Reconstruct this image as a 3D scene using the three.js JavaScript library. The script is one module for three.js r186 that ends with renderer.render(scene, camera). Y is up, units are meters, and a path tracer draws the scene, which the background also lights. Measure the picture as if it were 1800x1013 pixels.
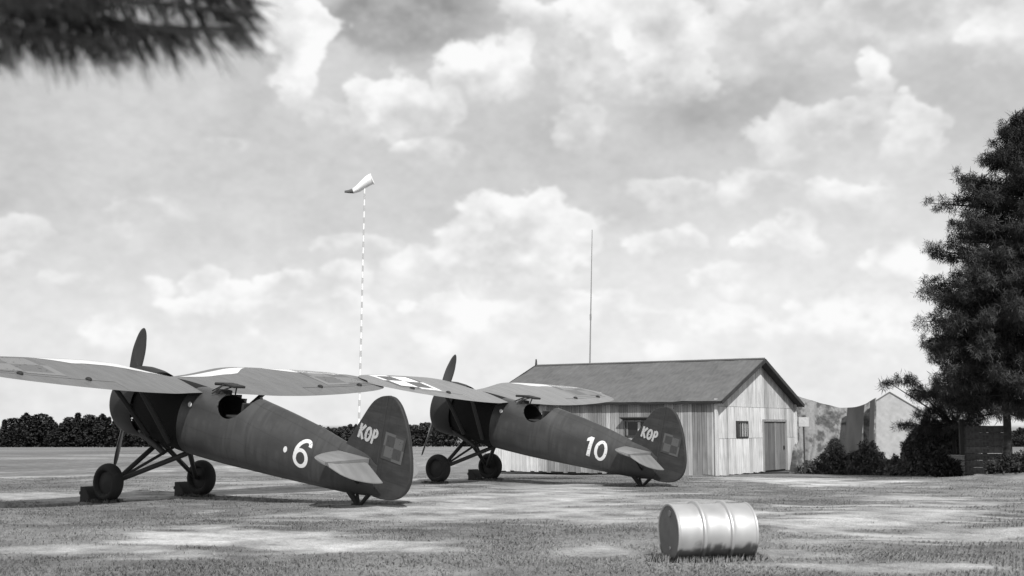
import * as THREE from 'three';
import { mergeGeometries, mergeVertices, toCreasedNormals } from 'three/addons/utils/BufferGeometryUtils.js';
import { RoundedBoxGeometry } from 'three/addons/geometries/RoundedBoxGeometry.js';
import { Brush, Evaluator, SUBTRACTION } from 'three-bvh-csg';

// ------------------------------------------------------------------ camera, sky, sun, exposure
const scene = new THREE.Scene();
const EYE = 1.41, F = 2173, HORIZON = 750;                       // eye height, focal length and horizon measured in an 1800 px wide frame
const PITCH = Math.atan((HORIZON - 506.5) / F);
const camera = new THREE.PerspectiveCamera(2 * Math.atan(506.5 / F) * 180 / Math.PI, 16 / 9, 0.2, 6000);
camera.position.set(0, EYE, 0);
camera.lookAt(0, EYE + Math.tan(PITCH) * 100, -100);
camera.filmGauge = 60; camera.focus = 27; camera.userData.fStop = 5.6;
const SUN_EL = 52 * Math.PI / 180, SUN_AZ = 20 * Math.PI / 180;   // azimuth from +z (behind the camera) towards +x
const sunDir = new THREE.Vector3(Math.cos(SUN_EL) * Math.sin(SUN_AZ), Math.sin(SUN_EL), Math.cos(SUN_EL) * Math.cos(SUN_AZ));
const sun = new THREE.DirectionalLight(new THREE.Color(1, 0.995, 0.985), 4.2);
sun.position.copy(sunDir).multiplyScalar(120); sun.target.position.set(0, 0, -30);
sun.castShadow = true; sun.shadow.radius = 1; sun.shadow.mapSize.set(4096, 4096);
Object.assign(sun.shadow.camera, { left: -60, right: 60, top: 60, bottom: -60, near: 1, far: 300 });
scene.add(sun, sun.target);
const EXPOSURE = 1.0;

// ------------------------------------------------------------------ random numbers and noise
function rng(seed) { let a = seed >>> 0; return () => { a = (a + 0x6D2B79F5) | 0; let t = Math.imul(a ^ (a >>> 15), 1 | a); t = (t + Math.imul(t ^ (t >>> 7), 61 | t)) ^ t; return ((t ^ (t >>> 14)) >>> 0) / 4294967296; }; }
const { clamp, lerp, smoothstep } = THREE.MathUtils;
const hash3 = (x, y, z) => { let h = Math.imul(x, 374761393) ^ Math.imul(y, 668265263) ^ Math.imul(z, 2147483647 ^ 1274126177); h = Math.imul(h ^ (h >>> 13), 1274126177); h = Math.imul(h ^ (h >>> 16), 2246822519); return ((h ^ (h >>> 15)) >>> 0) / 4294967296; };
function noise3(x, y, z) {
  const ix = Math.floor(x), iy = Math.floor(y), iz = Math.floor(z); let u = x - ix, v = y - iy, w = z - iz;
  u = u * u * (3 - 2 * u); v = v * v * (3 - 2 * v); w = w * w * (3 - 2 * w);
  const a = hash3(ix, iy, iz), b = hash3(ix + 1, iy, iz), c = hash3(ix, iy + 1, iz), d = hash3(ix + 1, iy + 1, iz);
  const e = hash3(ix, iy, iz + 1), f = hash3(ix + 1, iy, iz + 1), g = hash3(ix, iy + 1, iz + 1), h = hash3(ix + 1, iy + 1, iz + 1);
  return lerp(lerp(lerp(a, b, u), lerp(c, d, u), v), lerp(lerp(e, f, u), lerp(g, h, u), v), w) * 2 - 1;
}
function fbm(x, y, z, oct, gain = 0.5) { let s = 0, a = 0.5; for (let i = 0; i < oct; i++) { s += a * noise3(x, y, z); x = x * 2.03 + 7.1; y = y * 2.03 + 3.7; z = z * 2.03 + 1.3; a *= gain; } return s; }
const sstep = (a, b, x) => { const t = clamp((x - a) / (b - a), 0, 1); return t * t * (3 - 2 * t); };

// a point of the place seen at (px, py) of an 1800 x 1013 frame, so many metres ahead; and the ray there
function at(px, py, depth) {
  const x = (px - 900) / F, y = -(py - 506.5) / F, c = Math.cos(PITCH), s = Math.sin(PITCH), fy = y * c + s, fz = c - y * s;
  return new THREE.Vector3(x / fz * depth, EYE + fy / fz * depth, -depth);
}

// ------------------------------------------------------------------ sky: grey film sky with banks of cumulus
{
  const W = 4096, H = 2048, data = new Float32Array(W * H * 4);
  const r = rng(11), blobs = [];
  // cumulus heads: x, y, half width, half height, brightness
  const seen = [
    [505, 40, 74, 90, .95], [520, 110, 62, 70, .94], [540, 70, 46, 70, .95], [640, 172, 40, 42, .84], [700, 178, 66, 44, .88], [765, 190, 45, 45, .8], [575, 205, 45, 28, .66],
    [840, 112, 78, 50, .88], [905, 105, 40, 44, .86], [800, 150, 60, 40, .74], [960, 40, 110, 70, .72], [1080, 20, 90, 60, .86], [1190, 60, 90, 62, .8], [1330, 40, 100, 60, .7], [1480, 40, 90, 70, .66], [1640, 40, 110, 60, .66], [1770, 40, 60, 50, .72],
    [1060, 150, 110, 60, .66], [1200, 120, 90, 50, .72], [1545, 132, 34, 40, .84], [1600, 225, 60, 50, .8], [1520, 210, 80, 40, .72], [1420, 240, 100, 46, .68],
    [870, 375, 70, 42, .88], [940, 372, 58, 46, .93], [1000, 395, 60, 34, .84], [830, 420, 70, 50, .8], [930, 450, 140, 70, .82], [1180, 425, 70, 34, .82], [1260, 492, 66, 32, .84], [1390, 425, 66, 40, .8], [1505, 345, 80, 34, .74], [1170, 330, 90, 26, .7], [1340, 330, 90, 30, .66],
    [760, 470, 90, 48, .78], [370, 492, 44, 26, .8], [430, 512, 50, 30, .84], [510, 497, 44, 28, .84], [610, 490, 54, 28, .84], [280, 505, 40, 22, .76], [360, 550, 70, 34, .82], [450, 560, 80, 34, .82], [600, 560, 110, 46, .83], [205, 590, 60, 30, .8], [40, 405, 48, 30, .74], [20, 455, 40, 18, .68],
    [390, 255, 50, 20, .62], [740, 265, 80, 24, .68], [270, 375, 70, 26, .64], [640, 440, 80, 26, .74], [130, 500, 60, 22, .7], [1010, 215, 70, 40, .7], [1040, 560, 120, 50, .84], [1250, 575, 130, 50, .84], [1500, 570, 140, 60, .84], [830, 560, 120, 50, .86], [1600, 480, 70, 60, .8], [120, 330, 60, 20, .54], [240, 420, 80, 24, .56],
  ];
  for (const [x, y, a, b, l] of seen) { const p = at(x, y, 1), d = Math.hypot(p.x, p.z), e = p.y - EYE; blobs.push([Math.atan2(p.x, -p.z), Math.atan2(e, d), a / F, b / F, l]); }
  for (let k = 0; k < 330; k++) {                                 // the same sky all round
    const az = (r() * 2 - 1) * Math.PI, el = 0.03 + Math.pow(r(), 1.4) * 0.75;
    if (Math.abs(az) < 0.44 && el < 0.37) { r(); r(); r(); continue; }
    const s = 0.6 + el * 1.6; blobs.push([az, el, (50 + 80 * r()) / F * s, (28 + 34 * r()) / F * s, 0.66 + 0.26 * r()]);
  }
  const darkPatch = (() => { const p = at(690, 25, 1); return [Math.atan2(p.x, -p.z), Math.atan2(p.y - EYE, Math.hypot(p.x, p.z))]; })();
  const shades = [[1240, 195, 110, 45, -.15], [712, 22, 140, 66, -.3], [1700, 170, 140, 80, -.12], [980, 240, 40, 40, -.08], [1100, 375, 60, 24, -.07], [1380, 150, 70, 40, -.1]].map(([x, y, a, b, l]) => { const p = at(x, y, 1); return [Math.atan2(p.x, -p.z), Math.atan2(p.y - EYE, Math.hypot(p.x, p.z)), a / F, b / F, l]; });
  const rows = Array.from({ length: H }, () => []);
  for (const b of blobs) for (let row = 0; row < H; row++) { const el = ((row + 0.5) / H - 0.5) * Math.PI; if (Math.abs(el - b[1]) < b[3] * 2.4) rows[row].push(b); }
  for (let row = 0; row < H; row++) {
    const el = ((row + 0.5) / H - 0.5) * Math.PI, y = Math.sin(el), c = Math.cos(el);
    for (let col = 0; col < W; col++) {
      const th = ((col + 0.5) / W - 0.5) * 2 * Math.PI, x = Math.cos(th) * c, z = Math.sin(th) * c, k = (row * W + col) * 4;
      let L;
      if (el < -0.02) L = 0.42;
      else {
        const az = Math.atan2(x, -z), inside = Math.abs(az) < 0.5 && el < 0.45, e = Math.max(el, 0), o = inside ? 5 : 4;
        const right = 0.5 + 0.5 * Math.sin(az * 2.6);
        L = lerp(0.82, 0.59 + 0.08 * right, sstep(0.07, 0.23, e + 0.03 * (1 - right))) - 0.12 * sstep(0.25, 0.8, e);
        const big = fbm(x * 7, y * 13, z * 7, 3), wx = fbm(x * 34, y * 48, z * 34, o, 0.56), wy = fbm(x * 34 + 40, y * 48 + 9, z * 34, o, 0.56);
        L += big * 0.1 + wx * 0.07 + (inside ? 0.05 * fbm(x * 120, y * 190, z * 120, 3, 0.6) : 0);
        if (inside) for (const [ba, be, ra, rb, v] of shades) { const q = ((az - ba) / ra) ** 2 + ((el - be) / rb) ** 2; if (q < 5) L += v * (v < -0.24 ? 1 - sstep(0.55, 1.5, Math.sqrt(q) + wx * 0.6) : Math.exp(-q * 0.9)) * (1 + wx); }
        for (const [ba, be, ra, rb, l] of rows[row]) {
          let dx = az - ba; if (dx > Math.PI) dx -= 2 * Math.PI; if (dx < -Math.PI) dx += 2 * Math.PI;
          dx *= c / Math.cos(be); if (Math.abs(dx) > ra * 2.4) continue;
          const up = (el - be) / rb + wy * 0.9, q = Math.sqrt((dx / ra + wx * 0.9) ** 2 + (up * (up > 0 ? 1 : 0.72)) ** 2);
          const m = sstep(1.08, 0.78, q) * (up > 0 ? 1 : 1 - 0.6 * sstep(0, -1.2, up));
          if (m > 0) { const lit = l + 0.05 + 0.07 * clamp(up, -1, 1) + wx * 0.3 + wy * 0.16; if (lit > L) L = lerp(L, lit, m * 0.88); }
        }
        L = clamp(L, 0.2, 0.97);
      }
      data[k] = L; data[k + 1] = L; data[k + 2] = L; data[k + 3] = 1;
    }
  }
  const t = new THREE.DataTexture(data, W, H, THREE.RGBAFormat, THREE.FloatType);
  t.mapping = THREE.EquirectangularReflectionMapping; t.magFilter = THREE.LinearFilter; t.minFilter = THREE.LinearFilter; t.needsUpdate = true;
  scene.background = t; scene.environment = t;
}

// ------------------------------------------------------------------ textures and materials (everything is the grey of the film)
function grain(size, fn, rep, srgb = false) {                     // a grey texture from fn(u, v) in 0..1
  const d = new Uint8Array(size * size * 4);
  for (let j = 0; j < size; j++) for (let i = 0; i < size; i++) { const v = clamp(fn(i / size, j / size), 0, 1) * 255, k = (j * size + i) * 4; d[k] = d[k + 1] = d[k + 2] = v; d[k + 3] = 255; }
  const t = new THREE.DataTexture(d, size, size); t.wrapS = t.wrapT = THREE.RepeatWrapping; t.magFilter = THREE.LinearFilter; t.minFilter = THREE.LinearMipmapLinearFilter; t.generateMipmaps = true; t.needsUpdate = true;
  if (rep) t.repeat.set(rep[0], rep[1]);
  if (srgb) t.colorSpace = THREE.SRGBColorSpace;
  return t;
}
const tnoise = (u, v, p, s) => {                                   // tileable noise with p cells
  const w = (a) => ((a % p) + p) % p, x = u * p, y = v * p, ix = Math.floor(x), iy = Math.floor(y); let a = x - ix, b = y - iy; a = a * a * (3 - 2 * a); b = b * b * (3 - 2 * b);
  return lerp(lerp(hash3(w(ix), w(iy), s), hash3(w(ix + 1), w(iy), s), a), lerp(hash3(w(ix), w(iy + 1), s), hash3(w(ix + 1), w(iy + 1), s), a), b);
};
const tiled = (u, v, p, s, n) => { let t = 0, a = 0.5, q = 0; for (let i = 0; i < n; i++) { t += a * tnoise(u, v, p << i, s + i); q += a; a *= 0.6; } return t / q; };
const grey = (v) => new THREE.Color().setRGB(v, v, v);
function mat(v, rough = 0.9, extra = {}) { return new THREE.MeshStandardMaterial({ color: grey(v), roughness: rough, metalness: 0, ...extra }); }
const TX = {
  ground: grain(1024, (u, v) => 0.5 + 0.8 * (tiled(u, v, 6, 3, 7) - 0.5) + 0.2 * (tnoise(u, v, 300, 9) - 0.5) + 0.2 * (tnoise(u, v, 110, 10) - 0.5)),
  wood: grain(256, (u, v) => 0.8 + 0.5 * (tnoise(u, v * 0.06, 40, 5) - 0.5) + 0.6 * (tiled(u, v, 4, 8, 4) - 0.5)),
  paint: grain(512, (u, v) => 0.86 + 0.34 * (tiled(u, v, 6, 21, 5) - 0.5)),
  skin: grain(1024, (u, v) => { const du = Math.abs(((u * 4) % 1) - 0.5) / 4, dv = Math.abs(((v * 5) % 1) - 0.5) / 5, seam = Math.min(du, dv) < 0.0016 ? 0.55 : 1, near = Math.min(Math.abs(du - 0.008), Math.abs(dv - 0.008)) < 0.0016, riv = near && (Math.floor((du < dv ? v : u) * 64) % 2 === 0) ? 0.8 : 1, st = tiled(u, v, 6, 21, 5), drip = tnoise(u, v * 0.12, 48, 77); return (0.82 + 0.7 * (st - 0.5) + 0.5 * (drip - 0.5) * sstep(0.35, 0.65, st)) * seam * riv; }),
  fine: grain(256, (u, v) => 0.5 + 0.8 * (tiled(u, v, 24, 31, 4) - 0.5)),
  roof: grain(512, (u, v) => 0.78 + 0.4 * (tiled(u, v, 8, 41, 5) - 0.5) + 0.24 * (tnoise(u, v * 0.2, 90, 43) - 0.5)),
  rib: grain(64, (u) => 0.5 + 0.5 * Math.cos(u * 2 * Math.PI * 4)),
  camo: grain(256, (u, v) => 0.3 + 0.55 * sstep(0.38, 0.62, tiled(u, v, 5, 51, 4)) + 0.3 * (tiled(u, v, 30, 55, 2) - 0.5), [2.3, 1.6]),
  bark: grain(128, (u, v) => 0.6 + 0.8 * (tnoise(u, v * 0.4, 16, 61) - 0.5)),
};
const M = {
  paint: new THREE.MeshPhysicalMaterial({ color: grey(0.054), roughness: 0.45, map: TX.skin, bumpMap: TX.skin, bumpScale: 0.003, clearcoat: 0.4, clearcoatRoughness: 0.4 }),
  wing: new THREE.MeshPhysicalMaterial({ color: grey(0.165), roughness: 0.52, map: TX.paint, bumpMap: TX.rib, bumpScale: 0.006, clearcoat: 0.3, clearcoatRoughness: 0.3 }),
  wingPale: new THREE.MeshPhysicalMaterial({ color: grey(0.25), roughness: 0.52, map: TX.paint, bumpMap: TX.rib, bumpScale: 0.006, clearcoat: 0.3, clearcoatRoughness: 0.3 }),
  fin: new THREE.MeshPhysicalMaterial({ color: grey(0.036), roughness: 0.62, map: TX.skin, bumpMap: TX.rib, bumpScale: 0.004 }),
  blackPanel: new THREE.MeshPhysicalMaterial({ color: grey(0.013), roughness: 0.85, specularIntensity: 0.4 }), dark: mat(0.02, 0.75), black: mat(0.012, 0.9), steel: mat(0.025, 0.6), rubber: mat(0.016, 0.85, { bumpMap: TX.fine, bumpScale: 0.004 }),
  ring: mat(0.024, 0.55, { map: TX.paint }), prop: new THREE.MeshPhysicalMaterial({ color: grey(0.03), roughness: 0.4, clearcoat: 0.3 }),
  glintPaint: mat(0.8, 0.55, { map: TX.paint, side: THREE.DoubleSide }), white: mat(0.78, 0.6, { map: TX.paint }), glass: new THREE.MeshPhysicalMaterial({ color: grey(0.9), transmission: 1, roughness: 0.06, thickness: 0, ior: 1.45 }),
  pane: new THREE.MeshPhysicalMaterial({ color: grey(0.02), roughness: 0.12 }),
  darkWood: mat(0.05, 0.85, { map: TX.wood }), bark: mat(0.04, 0.95, { map: TX.bark, bumpMap: TX.bark, bumpScale: 0.02 }),
  roof: mat(0.16, 0.92, { map: TX.roof, bumpMap: TX.roof, bumpScale: 0.01 }), mast: mat(0.24, 0.8), canvas: mat(0.27, 0.95, { map: TX.camo, side: THREE.DoubleSide }),
  darkCanvas: mat(0.04, 0.95, { map: TX.paint, side: THREE.DoubleSide }), plaster: mat(0.52, 0.9, { map: TX.paint }),
};
const boardTones = [0.26, 0.37, 0.48, 0.56, 0.64, 0.7, 0.75, 0.8, 0.84].map((v) => mat(v, 0.9, { map: TX.wood }));
const fenceTones = [0.1, 0.14, 0.19].map((v) => mat(v, 0.9, { map: TX.wood }));

// ------------------------------------------------------------------ things and parts
const taken = {};
function numbered(n) { taken[n] = (taken[n] ?? -1) + 1; return taken[n] ? n + '_' + String(taken[n]).padStart(3, '0') : n; }
function shadow(m) { m.castShadow = m.receiveShadow = true; return m; }
function thing(name, label, category, pos = [0, 0, 0], group) { const o = new THREE.Group(); o.name = numbered(name); o.position.set(...pos); o.userData = { label, category }; if (group) o.userData.group = group; scene.add(o); return o; }
function part(parent, name, geo, m, label) { const o = shadow(new THREE.Mesh(geo, m)); o.name = name; parent.add(o); if (label) o.userData.label = label; return o; }
function struct(name, geo, m) { const o = shadow(new THREE.Mesh(geo, m)); o.name = name; o.userData = { kind: 'structure' }; scene.add(o); return o; }
const V = (x, y, z) => new THREE.Vector3(x, y, z);
function bar(a, b, r1, r2 = r1, n = 10, flat = 1) {                // a round or flattened bar from a to b
  const d = b.clone().sub(a), g = new THREE.CylinderGeometry(r2, r1, d.length(), n, 1); if (flat !== 1) g.scale(1, 1, flat);
  g.applyQuaternion(new THREE.Quaternion().setFromUnitVectors(V(0, 1, 0), d.clone().normalize())); g.translate((a.x + b.x) / 2, (a.y + b.y) / 2, (a.z + b.z) / 2); return g;
}
function box(w, h, d, x, y, z, r = 0) { const g = r ? new RoundedBoxGeometry(w, h, d, 2, r) : new THREE.BoxGeometry(w, h, d); g.translate(x, y, z); return g; }
const flatGeo = (g) => { const q = g.index ? g.toNonIndexed() : g; for (const k of Object.keys(q.attributes)) if (!['position', 'normal', 'uv'].includes(k)) q.deleteAttribute(k); return q; };
const join = (list) => mergeGeometries(list.map(flatGeo));
function loft(rings, { cap = true, uv = [1, 1], crease = 0.6, closed = true } = {}) {   // rings: arrays of Vector3 of one length
  const n = rings[0].length, pos = [], uvs = [], idx = [], m = closed ? n + 1 : n;
  let s = 0;
  rings.forEach((r, i) => { if (i) s += r[0].distanceTo(rings[i - 1][0]); let t = 0; for (let j = 0; j < m; j++) { const p = r[j % n]; if (j) t += p.distanceTo(r[(j - 1) % n]); pos.push(p.x, p.y, p.z); uvs.push(s * uv[0], t * uv[1]); } });
  for (let i = 0; i < rings.length - 1; i++) for (let j = 0; j < m - 1; j++) { const a = i * m + j, b = a + m; idx.push(a, b, a + 1, b, b + 1, a + 1); }
  if (cap) for (const [i, flip] of [[0, true], [rings.length - 1, false]]) { const c = rings[i].reduce((q, p) => q.add(p), V(0, 0, 0)).divideScalar(n), k = pos.length / 3; pos.push(c.x, c.y, c.z); uvs.push(0, 0); for (let j = 0; j < m - 1; j++) flip ? idx.push(k, i * m + j, i * m + j + 1) : idx.push(k, i * m + j + 1, i * m + j); }
  const g = new THREE.BufferGeometry(); g.setAttribute('position', new THREE.Float32BufferAttribute(pos, 3)); g.setAttribute('uv', new THREE.Float32BufferAttribute(uvs, 2)); g.setIndex(idx);
  return crease ? toCreasedNormals(g, crease) : (g.computeVertexNormals(), g);
}
function curve1(table) {                                           // smooth monotone curve through [x, y] pairs
  const n = table.length, xs = table.map((t) => t[0]), ys = table.map((t) => t[1]), d = [], m = [];
  for (let i = 0; i < n - 1; i++) d.push((ys[i + 1] - ys[i]) / (xs[i + 1] - xs[i]));
  for (let i = 0; i < n; i++) m.push(i === 0 ? d[0] : i === n - 1 ? d[n - 2] : d[i - 1] * d[i] <= 0 ? 0 : 2 * d[i - 1] * d[i] / (d[i - 1] + d[i]));
  return (x) => { if (x <= xs[0]) return ys[0]; if (x >= xs[n - 1]) return ys[n - 1]; let i = 0; while (x > xs[i + 1]) i++; const h = xs[i + 1] - xs[i], t = (x - xs[i]) / h, t2 = t * t, t3 = t2 * t; return ys[i] * (2 * t3 - 3 * t2 + 1) + m[i] * h * (t3 - 2 * t2 + t) + ys[i + 1] * (3 * t2 - 2 * t3) + m[i + 1] * h * (t3 - t2); };
}

// ------------------------------------------------------------------ ground: one sheet that falls gently away to the woods
const fall = curve1([[-60, 0], [24, 0], [33, -0.03], [40, -0.23], [48, -0.47], [60, -0.75], [70, -0.94], [100, -1.34], [200, -2.5], [350, -4.4], [600, -8], [1500, -20], [4000, -50]]);
function height(x, z) {
  const d = -z; let h = fall(d);
  h += 0.05 * Math.exp(-((x + 2.68) ** 2 + (d - 21.67) ** 2) / 3);
  h += (0.03 * noise3(x * 0.35, 5, z * 0.35) + 0.014 * noise3(x * 1.1, 8, z * 1.1)) * sstep(9, 13, d + 3) * (1 - sstep(60, 200, d));
  h += 0.35 * Math.exp(-(((x - 15.9) / 1.9) ** 2 + ((d - 36.3) / 1.6) ** 2));     // the mound under the big pine
  return h;
}
function groundAt(px, py) { let d = 20; for (let k = 0; k < 40; k++) { const p = at(px, py, d); d = clamp(d * (1 + 0.6 * (p.y - height(p.x, p.z)) / 1.5), 5, 900); } return at(px, py, d); }
const patches = [   // worn and sandy patches (px, py, half widths in px, tone) and darker turf, turned into places on the ground
  [330, 938, 150, 9, .4], [480, 948, 130, 9, .36], [600, 960, 160, 7, .36], [730, 967, 60, 5, .3], [120, 968, 180, 7, .26], [300, 974, 90, 5, .26], [220, 935, 60, 6, .22],
  [720, 900, 240, 12, .3], [900, 880, 230, 13, .33], [560, 862, 180, 7, .3], [1000, 868, 160, 8, .32], [1180, 880, 90, 7, .28], [700, 846, 130, 5, .3],
  [1430, 846, 130, 5, .45], [1340, 842, 90, 4, .34], [1600, 905, 230, 13, .33], [1420, 925, 130, 20, .34], [1050, 905, 120, 14, .28], [1640, 880, 150, 8, .3], [1720, 940, 120, 12, .3], [1060, 965, 60, 9, .24], [1380, 975, 90, 12, .25], [1560, 1000, 160, 8, .26],
  [40, 839, 80, 3, .34], [170, 872, 150, 6, .3], [60, 872, 90, 4, .28], [420, 820, 60, 3, .34], [260, 828, 40, 2.5, .34], [520, 826, 120, 4, .3], [420, 864, 70, 8, .3], [950, 858, 90, 5, .3], [240, 800, 120, 2, .24], [80, 806, 90, 2, .24], [620, 812, 60, 3, .26], [760, 815, 60, 4, .26], [470, 848, 90, 3, .28],
  [100, 905, 260, 22, -.06], [560, 925, 260, 9, -.04], [300, 992, 320, 14, -.03], [880, 930, 200, 14, -.04], [1620, 858, 160, 6, -.03], [1480, 872, 130, 7, -.03], [1580, 960, 200, 9, -.04], [60, 855, 140, 7, -.05], [1100, 940, 100, 10, -.03], [140, 820, 160, 8, -.03],
].map(([px, py, rx, ry, tone]) => { const c = groundAt(px, py), e = groundAt(px, py - ry), w = groundAt(px, py + ry); return { x: c.x, z: c.z, a: rx / F * -c.z * 1.1, b: Math.abs(e.z - w.z) / 2 * 1.35, tone }; });
function turfTone(x, z) {                                          // the ground's own colour
  const far = sstep(30, 120, -z);
  let v = 0.2 + 0.045 * noise3(x * 0.22, 1, z * 0.1) + 0.035 * noise3(x * 0.9, 2, z * 0.5) * (1 - far) + 0.05 * noise3(x * 0.02, 3, z * 0.012) * far;
  const n = fbm(x * 0.55, 4, z * 1.5, 6, 0.64) * 1.15, m = noise3(x * 1.9, 6, z * 3.4);
  for (const p of patches) { const q = ((x - p.x) / p.a) ** 2 + ((z - p.z) / p.b) ** 2; if (q > 6) continue; const k = 1 - sstep(0.62, 1.12, Math.sqrt(q) + n + m * 0.14); v = p.tone > 0 ? lerp(v, Math.max(v, 0.05 + p.tone * (1.12 + 0.2 * m)), k * 0.9) : v + p.tone * k; }
  return clamp(v, 0.06, 0.56);
}
{
  const xs = [], zs = [];
  const grade = (list, from, to, step) => { for (let a = from; to > from ? a < to : a > to; a += step) list.push(a); };
  for (let s = -3000; s < -16;) { xs.push(s); s += Math.max(0.4, (-s - 16) * 0.09 + 0.4); } grade(xs, -16, 18, 0.16); for (let s = 18; s < 3000; s += Math.max(0.4, (s - 18) * 0.09 + 0.4)) xs.push(s); xs.push(3000);
  for (let s = 60; s > -9; s -= 2) zs.push(s); grade(zs, -9, -45, -0.14); for (let s = -45; s > -3800; s -= Math.max(0.3, (-s - 45) * 0.045 + 0.3)) zs.push(s); zs.push(-3800);
  const nx = xs.length, nz = zs.length, pos = new Float32Array(nx * nz * 3), col = new Float32Array(nx * nz * 3), uv = new Float32Array(nx * nz * 2), idx = [];
  for (let j = 0; j < nz; j++) for (let i = 0; i < nx; i++) { const k = j * nx + i, x = xs[i], z = zs[j]; pos.set([x, height(x, z), z], k * 3); const t = turfTone(x, z) * 1.9; col.set([t, t, t], k * 3); uv.set([x / 3.1, z / 3.1], k * 2); }
  for (let j = 0; j < nz - 1; j++) for (let i = 0; i < nx - 1; i++) { const a = j * nx + i; idx.push(a, a + 1, a + nx, a + 1, a + nx + 1, a + nx); }
  const g = new THREE.BufferGeometry(); g.setAttribute('position', new THREE.BufferAttribute(pos, 3)); g.setAttribute('color', new THREE.BufferAttribute(col, 3)); g.setAttribute('uv', new THREE.BufferAttribute(uv, 2)); g.setIndex(new THREE.BufferAttribute(new Uint32Array(idx), 1)); g.computeVertexNormals();
  struct('ground', g, new THREE.MeshStandardMaterial({ color: 0xffffff, vertexColors: true, map: TX.ground, bumpMap: TX.ground, bumpScale: 0.05, roughness: 1 }));
}

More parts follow.
